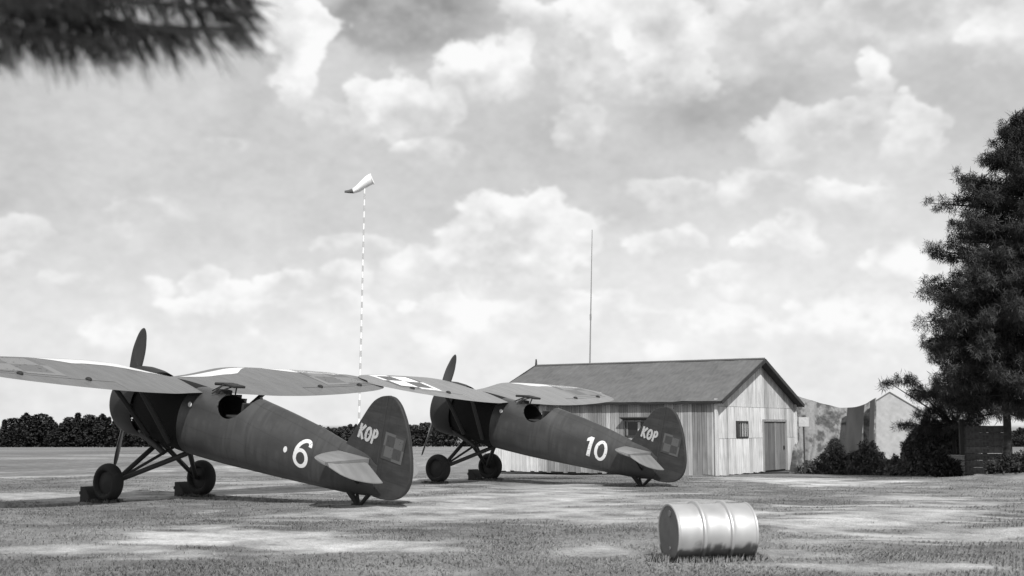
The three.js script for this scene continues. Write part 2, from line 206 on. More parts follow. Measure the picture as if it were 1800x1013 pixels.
// ------------------------------------------------------------------ barn of upright boards
{
  const TH = 148 * Math.PI / 180, L = 10.5, Wd = 9, EAVE = 3.0, RIDGE = 4.72;
  const barn = thing('wooden_barn', 'long grey wooden barn of weathered upright boards behind the aircraft numbered 10', 'barn', [7.89, -0.52, -48]);
  barn.rotation.y = TH;
  const r = rng(77);
  const inner = join([box(L - 0.1, EAVE - 0.02, 0.05, L / 2, (EAVE - 0.02) / 2, 0.055), box(L - 0.1, EAVE, 0.05, L / 2, EAVE / 2, Wd - 0.055)]);
  // board k of a wall: four cuts of the grain shared by all boards
  const boardGeo = {}, boardOf = (w, h) => { const v = Math.floor(r() * 4), key = w.toFixed(3) + '/' + h.toFixed(2) + '/' + v; if (!boardGeo[key]) { const g = new THREE.BoxGeometry(w, h, 0.025), u = g.attributes.uv; for (let i = 0; i < u.count; i++) u.setXY(i, u.getX(i) * 0.18 + v * 0.24, u.getY(i) * h * 0.35 + v * 0.31); boardGeo[key] = g; } return boardGeo[key]; };
  let run = 4;
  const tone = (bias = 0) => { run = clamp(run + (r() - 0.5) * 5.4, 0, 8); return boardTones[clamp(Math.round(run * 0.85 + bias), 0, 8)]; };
  // long wall, towards the camera: local z = 0
  const long = part(barn, 'wall', inner, M.black); long.name = 'wall';
  const step = 0.2, sills = [[2.78, 3.9, 1.52, 2.12]];
  for (let x = 0.1; x < L; x += step) {
    const w = step - 0.012, inWin = x > sills[0][0] && x < sills[0][1], t = tone(0), jig = (r() - 0.5) * 0.012;
    const put = (y0, y1) => { const b = part(long, 'board', boardOf(w, y1 - y0), t); b.position.set(x, (y0 + y1) / 2, 0.012 + jig); };
    if (inWin) { put(0.04, sills[0][2]); put(sills[0][3], EAVE - 0.03); } else put(0.02 + r() * 0.06, EAVE - 0.03);
  }
  // the end wall with window and door: local x = 0
  const end = part(barn, 'wall', box(0.05, EAVE - 0.02, Wd - 0.2, 0.055, (EAVE - 0.02) / 2, Wd / 2), M.black);
  const DOOR = [5.0, 7.7, 0.06, 2.18], WIN = [2.1, 3.25, 1.5, 2.12], T1 = 1.46, T2 = 2.72;
  const top = (z) => EAVE + (RIDGE - EAVE) * (1 - Math.abs(z - Wd / 2) / (Wd / 2)) - 0.1;
  const gableGeo = (z0, z1, y0) => { const s = new THREE.Shape(); s.moveTo(z0, y0); s.lineTo(z1, y0); s.lineTo(z1, top(z1)); if (z0 < Wd / 2 && z1 > Wd / 2) s.lineTo(Wd / 2, top(Wd / 2)); s.lineTo(z0, top(z0)); s.closePath(); const g = new THREE.ExtrudeGeometry(s, { depth: 0.025, bevelEnabled: false }); g.rotateY(-Math.PI / 2); const u = g.attributes.uv; for (let i = 0; i < u.count; i++) u.setXY(i, u.getX(i) * 0.9 + z0, u.getY(i) * 0.35); return g; };
  for (let z = 0.1; z < Wd; z += step) {
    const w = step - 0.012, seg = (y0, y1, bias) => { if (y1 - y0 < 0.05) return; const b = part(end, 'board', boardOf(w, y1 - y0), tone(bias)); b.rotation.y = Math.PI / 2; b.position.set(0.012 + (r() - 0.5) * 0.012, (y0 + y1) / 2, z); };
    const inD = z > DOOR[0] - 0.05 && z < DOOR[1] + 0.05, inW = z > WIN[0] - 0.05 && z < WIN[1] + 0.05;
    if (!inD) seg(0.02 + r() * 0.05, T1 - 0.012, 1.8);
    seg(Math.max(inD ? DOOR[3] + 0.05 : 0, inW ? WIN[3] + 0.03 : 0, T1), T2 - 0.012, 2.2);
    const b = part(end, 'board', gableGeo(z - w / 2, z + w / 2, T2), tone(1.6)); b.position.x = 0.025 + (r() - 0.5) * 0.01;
  }
  const gb = new THREE.Shape(); gb.moveTo(0.1, T2); gb.lineTo(Wd - 0.1, T2); gb.lineTo(Wd - 0.1, EAVE - 0.1); gb.lineTo(Wd / 2, RIDGE - 0.14); gb.lineTo(0.1, EAVE - 0.1); gb.closePath();
  const gx = new THREE.ExtrudeGeometry(gb, { depth: 0.03, bevelEnabled: false }); gx.rotateY(-Math.PI / 2); gx.translate(0.11, 0, 0); part(barn, 'gable_backing', gx, M.black);
  part(barn, 'corner_post', box(0.12, EAVE, 0.12, -0.02, EAVE / 2, -0.02), boardTones[5]); part(barn, 'corner_post', box(0.12, EAVE, 0.12, -0.02, EAVE / 2, Wd + 0.02), boardTones[6]);
  // far end, hardly seen
  const fe = gx.clone(); fe.translate(L - 0.1, 0, 0); part(barn, 'wall', join([fe, box(0.05, EAVE, Wd - 0.2, L - 0.05, EAVE / 2, Wd / 2)]), boardTones[1]);
  // window of the end wall
  const win = part(barn, 'window', join([box(0.05, 0.06, 1.2, -0.012, WIN[3], 2.675), box(0.05, 0.05, 1.2, -0.012, WIN[2], 2.675), box(0.05, 0.6, 0.06, -0.012, 1.81, WIN[0]), box(0.05, 0.6, 0.06, -0.012, 1.81, WIN[1])]), M.darkWood);
  part(win, 'pane', box(0.01, 0.58, 1.1, 0.022, 1.81, 2.675), M.pane);
  for (const z of [2.45, 2.72, 2.98]) part(win, 'mullion', box(0.03, 0.56, 0.05, -0.002, 1.8, z), boardTones[z > 2.6 ? 4 : 0]);
  // window of the long wall under a propped hood
  const w2 = part(barn, 'window', join([box(1.2, 0.06, 0.05, 3.34, 1.54, -0.012), box(0.06, 0.6, 0.05, 2.78, 1.83, -0.012), box(0.06, 0.6, 0.05, 3.9, 1.83, -0.012)]), M.darkWood);
  part(w2, 'pane', box(1.1, 0.58, 0.01, 3.34, 1.83, 0.022), M.pane); part(w2, 'mullion', box(0.12, 0.56, 0.03, 3.3, 1.82, -0.002), boardTones[4]);
  const hood = box(1.35, 0.04, 0.34, 0, 0, -0.17); hood.rotateX(0.25); hood.translate(3.34, 2.2, 0); part(w2, 'hood', hood, M.darkWood);
  // double door of planks
  const door = part(barn, 'door', box(0.03, DOOR[3] - 0.06, DOOR[1] - DOOR[0], 0.03, 1.12, (DOOR[0] + DOOR[1]) / 2), M.black);
  const dTones = [0.15, 0.18, 0.21, 0.26].map((v) => mat(v, 0.9, { map: TX.wood }));
  for (let z = DOOR[0] + 0.1, i = 0; z < DOOR[1] - 0.05; z += 0.19, i++) { const b = part(door, 'plank', boardOf(0.175, DOOR[3] - 0.12), dTones[clamp((z > 6.45 ? 2 : 0) + Math.floor(r() * 2), 0, 3)]); b.rotation.y = Math.PI / 2; b.position.set(0.004, 1.12, z); }
  part(door, 'door_frame', join([box(0.08, 0.09, DOOR[1] - DOOR[0] + 0.16, -0.02, DOOR[3], (DOOR[0] + DOOR[1]) / 2), box(0.08, 2.1, 0.09, -0.02, 1.09, DOOR[0] - 0.03), box(0.08, 2.1, 0.09, -0.02, 1.09, DOOR[1] + 0.03), box(0.04, 2.0, 0.05, -0.02, 1.09, 6.4)]), boardTones[1]);
  part(door, 'lock', box(0.05, 0.16, 0.1, -0.03, 1.02, 7.45, 0.012), M.dark);
  // roof: two tarred slopes, dark barge boards, ridge
  const slope = (RIDGE - EAVE) / (Wd / 2), over = 0.26, go = 0.34;
  const slab = (side) => { const z0 = Wd / 2, z1 = side < 0 ? -over : Wd + over, y0 = RIDGE, y1 = EAVE - over * slope, g = new THREE.BufferGeometry(), q = [];
    const nx = 60, nz = 16, P = (i, j) => V(lerp(-go, L + go, i / nx), lerp(y0, y1, j / nz) + 0.018 * noise3(i * 0.35, side, j * 0.6), lerp(z0, z1, j / nz));
    const pos = [], uv = [], idx = []; for (let j = 0; j <= nz; j++) for (let i = 0; i <= nx; i++) { const p = P(i, j); pos.push(p.x, p.y, p.z); uv.push(p.x / 4, j / nz * 1.25); }
    for (let j = 0; j < nz; j++) for (let i = 0; i < nx; i++) { const a = j * (nx + 1) + i, b = a + nx + 1; side < 0 ? idx.push(a, a + 1, b, a + 1, b + 1, b) : idx.push(a, b, a + 1, a + 1, b, b + 1); }
    g.setAttribute('position', new THREE.Float32BufferAttribute(pos, 3)); g.setAttribute('uv', new THREE.Float32BufferAttribute(uv, 2)); g.setIndex(idx); g.computeVertexNormals(); return g; };
  const roof = part(barn, 'roof', join([slab(-1), slab(1)]), M.roof);
  for (const s of [-1, 1]) { const len = Math.hypot(Wd / 2 + over, (Wd / 2 + over) * slope), g = new THREE.BoxGeometry(L + 2 * go - 0.06, 0.07, len); g.rotateX(s * Math.atan(slope)); g.translate(L / 2, (RIDGE + EAVE - over * slope) / 2 - 0.065, s < 0 ? (Wd / 2 - over) / 2 : (Wd * 1.5 + over) / 2); part(roof, 'roof_deck', g, M.darkWood); }
  for (const s of [-1, 1]) for (const x of [-go - 0.02, L + go + 0.02]) { const a = V(x, RIDGE - 0.05, Wd / 2), b = V(x, EAVE - over * slope - 0.05, s < 0 ? -over : Wd + over), d = b.clone().sub(a), g = new THREE.BoxGeometry(0.04, 0.15, d.length()); g.rotateX(-Math.atan2(d.y, d.z) ); g.translate(x, (a.y + b.y) / 2, (a.z + b.z) / 2); part(roof, 'barge_board', g, M.darkWood); }
  part(roof, 'ridge_cap', bar(V(-go, RIDGE + 0.02, Wd / 2), V(L + go, RIDGE + 0.02, Wd / 2), 0.05, 0.05, 8), M.roof);
  part(roof, 'finial', bar(V(L + go - 0.05, RIDGE, Wd / 2), V(L + go - 0.05, RIDGE + 0.32, Wd / 2), 0.06, 0.03, 6), M.darkWood);
  const log = part(thing('timber_baulk', 'short dark timber lying against the foot of the barn wall near its corner', 'timber', [0, 0, 0]), 'baulk', box(0.9, 0.14, 0.2, 0, 0.07, 0, 0.02), M.darkWood);
  log.parent.position.copy(V(7.35, height(7.35, -48.2), -48.6)); log.parent.rotation.y = TH;
}

// ------------------------------------------------------------------ the aircraft
// body axes: x aft of the propeller, y up from the thrust line, z to the right wing
const B = (x, y, z) => V(1.28 - x, y + 1.79, z);
const fus = { w: curve1([[0.85, 0.6], [1.4, 0.6], [2.1, 0.56], [2.7, 0.52], [3.4, 0.46], [4.5, 0.345], [5.5, 0.22], [6.2, 0.125], [6.68, 0.045]]), top: curve1([[0.85, 0.6], [1.4, 0.62], [2.1, 0.6], [2.6, 0.58], [3.2, 0.57], [3.6, 0.66], [3.85, 0.64], [5.2, 0.46], [5.95, 0.31], [6.68, 0.23]]), bot: curve1([[0.85, -0.6], [1.4, -0.68], [2.1, -0.71], [3.0, -0.7], [3.85, -0.665], [5.4, -0.585], [6.05, -0.545], [6.4, -0.505], [6.68, -0.455]]) };
const secPow = curve1([[0.85, 2], [2.2, 2.25], [4.2, 2.3], [7, 2.1]]);
function fusRing(x, n = 56) { const w = fus.w(x), t = fus.top(x), b = fus.bot(x), p = 2 / secPow(x), c = (t + b) / 2 + 0.02, out = []; for (let j = 0; j < n; j++) { const a = j / n * 2 * Math.PI, s = Math.sin(a), k = Math.cos(a), hgt = k > 0 ? t - c : c - b; const pinch = k > 0 && x > 3.4 ? 1 - 0.42 * sstep(3.4, 4.0, x) * (1 - sstep(5.2, 6.4, x)) * Math.pow(k, 1.6) : 1; out.push(B(x, c + Math.sign(k) * Math.pow(Math.abs(k), p) * hgt, -Math.sign(s) * Math.pow(Math.abs(s), p) * w * pinch)); } return out; }
function fusSide(x, y) { let best = 0; const ring = fusRing(x, 160); for (let j = 0; j < 80; j++) { const a = ring[j], b = ring[j + 1]; const Y = y + 1.79; if ((a.y - Y) * (b.y - Y) <= 0 && a.y !== b.y) best = Math.max(best, -lerp(a.z, b.z, (a.y - Y) / (a.y - b.y))); } return best; }

const wingTab = { le: curve1([[0, 1.08], [0.6, 1.02], [1.3, 0.9], [1.9, 0.84], [3, 0.9], [4.1, 1.0], [4.6, 1.12], [4.95, 1.34], [5.15, 1.62], [5.22, 1.85]]), te: curve1([[0, 2.3], [0.6, 2.5], [1.4, 2.82], [2, 2.88], [3.2, 2.84], [4.2, 2.74], [4.7, 2.6], [5.0, 2.38], [5.16, 2.14], [5.22, 1.9]]), ley: curve1([[0, 0.6], [0.35, 0.64], [0.9, 0.72], [1.5, 0.79], [2.1, 0.81], [5.3, 0.83]]), tey: curve1([[0, 0.52], [0.6, 0.54], [1.5, 0.58], [2.6, 0.62], [5.3, 0.78]]), th: curve1([[0, 0.11], [0.6, 0.15], [1.6, 0.23], [2.4, 0.235], [4.2, 0.17], [4.9, 0.1], [5.22, 0.03]]) };
const foil = (t) => 2.6 * (0.2969 * Math.sqrt(t) - 0.126 * t - 0.3516 * t * t + 0.2843 * t ** 3 - 0.1015 * t ** 4) * 1.9;   // half thickness, peak near 1
function wingPoint(s, t, up, side, lift = 0) { const x = lerp(wingTab.le(s), wingTab.te(s), t), y = lerp(wingTab.ley(s), wingTab.tey(s), t), h = foil(t) * wingTab.th(s) * (up ? 0.66 : -0.34); return B(x, y + h + lift, side * s); }
function wingLoft(side, s0, s1, t0, t1, ns) {
  const rings = []; for (let i = 0; i <= ns; i++) { const s = lerp(s0, s1, i / ns), ring = []; for (let k = 0; k <= 14; k++) { const q = k / 14, t = lerp(t1, t0, t0 === 0 ? 1 - (1 - q) ** 1.0 : q); ring.push(wingPoint(s, t0 === 0 ? t1 * (1 - q) ** 1.7 : t, true, side)); } for (let k = t0 === 0 ? 1 : 0; k <= 14; k++) { const q = k / 14; ring.push(wingPoint(s, t0 === 0 ? t1 * q ** 1.7 : lerp(t0, t1, q), false, side)); } rings.push(side < 0 ? ring.reverse() : ring); }
  return loft(rings, { uv: [1.6, 0.5], crease: 0.5 });
}
const surfGrid = (n, m, fn) => { const pos = [], uv = [], idx = []; for (let j = 0; j <= m; j++) for (let i = 0; i <= n; i++) { const p = fn(i / n, j / m); pos.push(p.x, p.y, p.z); uv.push(i / n, j / m); } for (let j = 0; j < m; j++) for (let i = 0; i < n; i++) { const a = j * (n + 1) + i, b = a + n + 1; idx.push(a, a + 1, b, a + 1, b + 1, b); } const g = new THREE.BufferGeometry(); g.setAttribute('position', new THREE.Float32BufferAttribute(pos, 3)); g.setAttribute('uv', new THREE.Float32BufferAttribute(uv, 2)); g.setIndex(idx); g.computeVertexNormals(); return g; };
function print(w, h, draw) { const c = document.createElement('canvas'); c.width = w; c.height = h; const x = c.getContext('2d'); draw(x, w, h); const q = rng(w + h); x.globalCompositeOperation = 'destination-out'; for (let k = 0; k < 90; k++) { const a = q() * w, b = q() * h, e = (0.6 + 3.2 * q() * q()) * w / 256; x.beginPath(); x.ellipse(a, b, e * 1.6, e, q() * 3, 0, 7); x.fill(); } x.globalCompositeOperation = 'source-over'; const t = new THREE.CanvasTexture(c); t.colorSpace = THREE.SRGBColorSpace; return t; }
const decalMat = (t, v = 1) => new THREE.MeshStandardMaterial({ map: t, color: grey(v), alphaTest: 0.5, roughness: 0.6, side: THREE.DoubleSide });
const PAINT = {
  six: print(256, 320, (c) => { c.strokeStyle = '#fff'; c.lineWidth = 36; c.beginPath(); c.ellipse(128, 218, 66, 78, 0, 0, 7); c.stroke(); c.beginPath(); c.moveTo(64, 226); c.bezierCurveTo(56, 120, 110, 34, 172, 34); c.quadraticCurveTo(208, 36, 206, 84); c.stroke(); }),
  ten: print(384, 320, (c) => { c.fillStyle = '#fff'; c.strokeStyle = '#fff'; c.beginPath(); c.moveTo(100, 24); c.lineTo(146, 24); c.lineTo(132, 290); c.lineTo(84, 290); c.lineTo(98, 84); c.lineTo(58, 100); c.lineTo(58, 60); c.closePath(); c.fill(); c.lineWidth = 40; c.beginPath(); c.ellipse(268, 160, 66, 118, 0.06, 0, 7); c.stroke(); }),
  kop: print(384, 224, (c) => { c.fillStyle = '#fff'; c.strokeStyle = '#fff'; c.lineWidth = 40; c.beginPath(); c.moveTo(46, 16); c.lineTo(46, 208); c.moveTo(122, 18); c.lineTo(58, 112); c.lineTo(124, 208); c.stroke(); c.beginPath(); c.ellipse(196, 112, 40, 80, 0, 0, 7); c.stroke(); c.lineWidth = 14; c.beginPath(); c.moveTo(186, 112); c.lineTo(206, 112); c.stroke(); c.lineWidth = 38; c.beginPath(); c.moveTo(284, 16); c.lineTo(284, 208); c.stroke(); c.beginPath(); c.ellipse(302, 66, 40, 46, 0, -1.7, 1.7); c.stroke(); }),
  spot: print(64, 64, (c) => { c.fillStyle = '#fff'; c.beginPath(); c.ellipse(32, 32, 22, 26, 0.3, 0, 7); c.fill(); }),
};
const chequer = (lo, hi) => print(256, 256, (c) => { const q = (x, y, a, b) => { c.fillStyle = a; c.fillRect(x, y, 128, 128); c.fillStyle = b; c.fillRect(x + 24, y + 24, 80, 80); }; const D = lo, W = hi; c.fillStyle = D; c.fillRect(0, 0, 256, 256);
  c.fillStyle = W; c.fillRect(0, 0, 128, 128); c.fillStyle = D; c.fillRect(26, 26, 102, 102); c.fillStyle = D; c.fillRect(128, 0, 128, 128); c.fillStyle = W; c.fillRect(128, 26, 102, 102);
  c.fillStyle = W; c.fillRect(26, 128, 102, 102); c.fillStyle = W; c.fillRect(128, 128, 128, 128); c.fillStyle = D; c.fillRect(128, 128, 102, 102); });
PAINT.finChequer = chequer('#3c3c3c', '#555555'); PAINT.wingChequer = chequer('#626262', '#f6f6f6'); PAINT.faintChequer = chequer('#686868', '#7e7e7e');  // the last mark uses two close greys, so it stays faint

function fuselageGeos() {
  const xs = []; for (let x = 2.12; x <= 6.6; x += 0.13) xs.push(x); xs.push(6.68);
  const body = new Brush(loft(xs.map((x) => fusRing(x)), { uv: [0.5, 0.5], crease: 0.9 }), M.paint);
  const cut = new THREE.SphereGeometry(1, 40, 24); cut.scale(0.41, 0.53, 0.85); const cutter = new Brush(cut, M.black); cutter.position.copy(B(3.27, 0.66, 0)); cutter.updateMatrixWorld();
  const ev = new Evaluator(); ev.useGroups = true; const out = ev.evaluate(body, cutter, SUBTRACTION);
  const xf = []; for (let x = 0.85; x <= 2.13; x += 0.09) xf.push(Math.min(x, 2.118));
  return { body: out.geometry, bodyMats: out.material, front: loft(xf.map((x) => fusRing(x)), { uv: [0.5, 0.5], crease: 0.9 }) };
}
const FG = fuselageGeos();
function finPlate(pts, half, holes) { const s = new THREE.Shape(); s.moveTo(-pts[0][0], pts[0][1]); s.lineTo(-pts[1][0], pts[1][1]); s.splineThru(pts.slice(2).map(([x, y]) => new THREE.Vector2(-x, y))); s.closePath(); const g = new THREE.ExtrudeGeometry(s, { depth: half * 2 - 0.03, bevelEnabled: true, bevelSize: 0.02, bevelThickness: 0.015, bevelSegments: 2, curveSegments: 40 }); g.translate(1.28, 1.79, -half + 0.015); const u = g.attributes.uv; for (let i = 0; i < u.count; i++) u.setXY(i, u.getY(i) * 0.9, u.getX(i) * 0.9); return g; }

function aircraft(label, number, x, z, yaw, pitch, roll, chequers) {
  const a = thing('fighter_aircraft', label, 'aircraft', [0, 0, 0], 'gull winged aircraft parked on the field');
  a.rotation.order = 'YZX'; a.rotation.set(roll, yaw, pitch); a.position.set(x, 0, z);
  part(a, 'fuselage', FG.body, FG.bodyMats); part(a, 'engine_panel', FG.front, M.blackPanel, 'black engine panels ahead of the cockpit');  // front section of the fuselage in an even near-black colour
  // engine and ring cowling
  const prof = [[0.66, 0], [0.685, 0.05], [0.7, 0.2], [0.69, 0.45], [0.66, 0.62], [0.645, 0.62], [0.66, 0.4], [0.66, 0.15], [0.64, 0.03], [0.66, 0]].map(([r, t]) => new THREE.Vector2(r, t));
  const ring = new THREE.LatheGeometry(prof, 64); ring.rotateZ(Math.PI / 2); ring.translate(1.28 - 0.24, 1.79, 0); part(a, 'ring_cowling', ring, M.ring);
  const eng = []; for (let k = 0; k < 9; k++) { const t = k / 9 * 2 * Math.PI, c = Math.cos(t), s = Math.sin(t); eng.push(bar(B(0.52, c * 0.2, s * 0.2), B(0.52, c * 0.6, s * 0.6), 0.1, 0.095, 12)); for (let f = 0; f < 5; f++) { const q = 0.28 + f * 0.065; eng.push(bar(B(0.52, c * q, s * q), B(0.52, c * (q + 0.018), s * (q + 0.018)), 0.125, 0.125, 12)); } }
  const cc = new THREE.LatheGeometry([[0, -0.12], [0.12, -0.1], [0.2, 0.02], [0.24, 0.15], [0.26, 0.5], [0, 0.5]].map(([r, t]) => new THREE.Vector2(r, t)), 28); cc.rotateZ(Math.PI / 2); cc.translate(1.28 - 0.24, 1.79, 0); part(a, 'engine', join([...eng, cc]), M.dark);
  for (const s of [-1, 1]) part(a, 'exhaust_pipe', join([bar(B(0.9, -0.56, s * 0.3), B(1.5, -0.72, s * 0.34), 0.06, 0.06, 12), bar(B(1.5, -0.72, s * 0.34), B(1.66, -0.78, s * 0.34), 0.062, 0.058, 12)]), M.steel);
  // propeller: hub and two blades, at rest
  const prop = part(a, 'propeller', join([bar(B(0.14, 0, 0), B(-0.12, 0, 0), 0.12, 0.1, 20), bar(B(-0.12, 0, 0), B(-0.2, 0, 0), 0.1, 0.03, 20)]), M.prop);
  for (const s of [0, Math.PI]) {
    const rings = []; for (let i = 0; i <= 30; i++) { const q = 1 - (1 - i / 30) ** 1.5, rr = lerp(0.08, 1.42, q), ch = 0.5 * (0.13 + 0.17 * Math.sin(Math.min(1, q * 1.25) * 2.1)) * (q > 0.6 ? Math.sqrt(Math.max(0.004, 1 - ((q - 0.6) / 0.4) ** 2.4)) : 1) * 0.86, tw = lerp(1.1, 0.32, q), t = lerp(0.045, 0.008, q), r = []; for (let j = 0; j < 14; j++) { const u = j / 14 * 2 * Math.PI, cx = Math.cos(u) * ch, cy = Math.sin(u) * t; r.push(V(-cx * Math.sin(tw) + cy * Math.cos(tw), rr, cx * Math.cos(tw) + cy * Math.sin(tw))); } rings.push(r); }
    const g = loft(rings, { uv: [1, 1] }); g.rotateX(s + number.prop); g.translate(1.28, 1.79, 0); part(prop, 'blade', g, M.prop);
  }
  // wings with ailerons and struts
  for (const side of [-1, 1]) {
    const w = part(a, 'wing', join([wingLoft(side, 0.0, 2.35, 0, 1, 26), wingLoft(side, 2.35, 4.75, 0, 0.775, 16), wingLoft(side, 4.75, 5.22, 0, 1, 14)]), number.wing);
    part(w, 'aileron', wingLoft(side, 2.36, 4.74, 0.79, 1, 16), number.wing);
    for (const s of [2.9, 4.2]) { const p = wingPoint(s, 0.775, true, side, 0.03); const g = new THREE.SphereGeometry(0.05, 10, 8); g.scale(1.4, 0.8, 1); g.translate(p.x, p.y - 0.02, p.z); part(w, 'hinge_fairing', g, M.dark); }
    for (const [x0, x1, t] of [[1.35, 1.3, 0.3], [1.95, 2.2, 0.72]]) part(a, 'wing_strut', bar(B(x0, -0.5, side * 0.52), B(x1, wingTab.ley(1.7) - 0.14, side * 1.7), 0.05, 0.045, 10), M.steel);
    for (const [s0, s1] of number.glintBands[side < 0 ? 0 : 1]) part(w, 'painted_glint', surfGrid(40, 4, (u, v) => { const s = lerp(s0, s1, side < 0 ? 1 - u : u), k = 1 + 0.15 * noise3(s * 4, 3, 1); return wingPoint(s, lerp(lerp(0.13, 0.09, sstep(1, 2.2, s)), lerp(0.13, 0.09, sstep(1, 2.2, s)) + 0.17 * k * Math.min(1, (s1 - s) * 1.6 + 0.03) * Math.min(1, (s - s0) * 1.6 + 0.05), v), true, side, 0.004); }), M.glintPaint, 'pale glint painted along the leading edge in place of reflected light');  // leading-edge highlight painted as a white strip just above the skin
    const cq = chequers[side < 0 ? 0 : 1], sc = cq.s ?? 3.75; part(w, 'chequer_mark', surfGrid(16, 16, (u, v) => wingPoint(sc + side * 0 + (0.5 - u) * -1.5 * 1, lerp(0.1, 0.72, v), true, side, 0.004)), decalMat(cq.map));
  }
  // tail
  part(a, 'fin', finPlate([[6.66, 0.1], [5.9, 0.26], [5.98, 0.4], [6.14, 0.71], [6.34, 1.07], [6.5, 1.21], [6.66, 1.265]], 0.05), M.fin);
  part(a, 'rudder', finPlate([[6.69, 0.2], [6.69, 1.265], [6.8, 1.25], [6.92, 1.17], [7.02, 1.05], [7.14, 0.86], [7.26, 0.58], [7.37, 0.22], [7.395, 0], [7.36, -0.19], [7.25, -0.33], [7.1, -0.41], [6.9, -0.445], [6.78, -0.45], [6.69, -0.445]], 0.045), M.fin);
  const decalY = (g) => { g.translate(0, 0, 0); return g; };
  const finMark = (x0, y0, w, h, tilt) => surfGrid(4, 4, (u, v) => { const dx = u * w, dy = v * h, c = Math.cos(tilt), s = Math.sin(tilt); return B(x0 + dx * c + dy * s, y0 - dx * s + dy * c, -0.056); });
  part(a, 'unit_lettering', finMark(6.1, 0.45, 0.5, 0.3, 0.16), decalMat(PAINT.kop, number.lettering)); part(a, 'chequer_mark', finMark(6.73, 0.22, 0.46, 0.46, 0.06), decalMat(PAINT.finChequer));
  const numW = number.w, numH = 0.57, X0 = number.x - numW / 2, Y0 = number.y - numH / 2;
  const onSide = (x, y) => B(x, y, -fusSide(x, y) - 0.006);
  part(a, 'fuselage_number', surfGrid(14, 16, (u, v) => onSide(X0 + u * numW + 0.02 * v, Y0 + v * numH - 0.12 * u * numW)), decalMat(number.map, 0.72));
  if (number.spot) part(a, 'paint_spot', surfGrid(3, 3, (u, v) => onSide(number.x - 0.4 + u * 0.12, -0.12 + v * 0.14)), decalMat(PAINT.spot, 0.7));
  for (const side of [-1, 1]) {
    const le = curve1([[0.08, 5.72], [0.6, 5.84], [0.92, 6.02], [1.08, 6.22], [1.16, 6.5]]), te = curve1([[0.08, 6.98], [0.3, 6.98], [0.75, 6.9], [1.02, 6.76], [1.16, 6.57]]), hinge = 6.52;
    const sec = (s, x0, x1, y0, y1, th0, th1) => { const r = []; for (let k = 0; k <= 8; k++) { const t = k / 8; r.push(B(lerp(x1, x0, t), lerp(y1, y0, t) + lerp(th1, th0, t) * Math.sqrt(Math.sin(Math.min(1, (1 - t) * 6) * Math.PI / 2)), side * s)); } for (let k = 1; k <= 8; k++) { const t = 1 - k / 8; r.push(B(lerp(x1, x0, t), lerp(y1, y0, t) - lerp(th1, th0, t) * Math.sqrt(Math.sin(Math.min(1, (1 - t) * 6) * Math.PI / 2)), side * s)); } return side < 0 ? r.reverse() : r; };
    const st = [], el = []; for (let i = 0; i <= 16; i++) { const s = lerp(0.08, 1.155, i / 16), th = lerp(0.06, 0.03, i / 16); st.push(sec(s, Math.min(le(s), hinge - 0.02), hinge - 0.012, 0.1, 0.1, th, th)); const s2 = lerp(0.2, 1.155, i / 16), e = Math.max(te(s2), hinge + 0.05), r = sec(s2, hinge + 0.012, e, 0.1, 0.1 - (e - hinge) * 0.55, 0.03, 0.008); el.push(r); }
    const t = part(a, 'tailplane', loft(st, { uv: [0.9, 0.5], crease: 0.5 }), M.wingPale); part(t, 'elevator', loft(el, { uv: [0.9, 0.5], crease: 0.5 }), M.wingPale);
    part(a, 'tailplane_strut', bar(B(6.35, -0.3, side * 0.1), B(6.4, 0.06, side * 0.75), 0.022, 0.022, 8), M.steel);
  }
  part(a, 'tail_skid', join([bar(B(6.12, -0.5, 0), B(6.35, -0.7, 0), 0.065, 0.035, 10), bar(B(6.56, -0.46, 0), B(6.4, -0.69, 0), 0.04, 0.032, 10), bar(B(6.24, -0.5, 0.06), B(6.36, -0.68, 0.01), 0.03, 0.03, 8), box(0.24, 0.05, 0.1, 1.28 - 6.36, 1.79 - 0.71, 0, 0.015)]), M.dark);
  // undercarriage: crossed struts, two wheels
  for (const side of [-1, 1]) {
    const hub = B(1.2, -1.42, side * 1.0);
    part(a, 'undercarriage_strut', bar(B(1.12, -0.62, side * -0.06), hub, 0.052, 0.045, 12), M.steel); part(a, 'undercarriage_strut', bar(B(2.05, -0.66, side * -0.06), hub, 0.052, 0.045, 12), M.steel);
    part(a, 'shock_strut', bar(B(1.5, -0.6, side * -0.25), B(1.22, -1.3, side * 0.8), 0.03, 0.028, 10), M.steel);
    part(a, 'axle', bar(hub, B(1.2, -1.43, side * 1.22), 0.05, 0.04, 12), M.steel);
    const wy = -1.43, tp = []; for (let k = 0; k <= 24; k++) { const t = k / 24 * 2 * Math.PI; tp.push(new THREE.Vector2(0.262 + 0.1 * Math.cos(t) * (Math.cos(t) > 0 ? 1 : 0.6), 0.12 * Math.sin(t) * (1 + 0.06 * Math.cos(t)))); }
    const ty = new THREE.LatheGeometry(tp, 48); ty.rotateX(Math.PI / 2); const c0 = B(1.2, wy, side * 1.15); ty.translate(c0.x, c0.y, c0.z);
    const wh = part(a, 'wheel', ty, M.rubber, 'fat black tyre'); const hb = new THREE.LatheGeometry([[0, 0.09], [0.06, 0.085], [0.2, 0.05], [0.225, 0.04], [0.225, -0.04], [0.2, -0.05], [0.06, -0.085], [0, -0.09]].map(([q, t]) => new THREE.Vector2(q, t)), 32); hb.rotateX(Math.PI / 2); hb.translate(c0.x, c0.y, c0.z); part(wh, 'hub', hb, M.dark);
  }
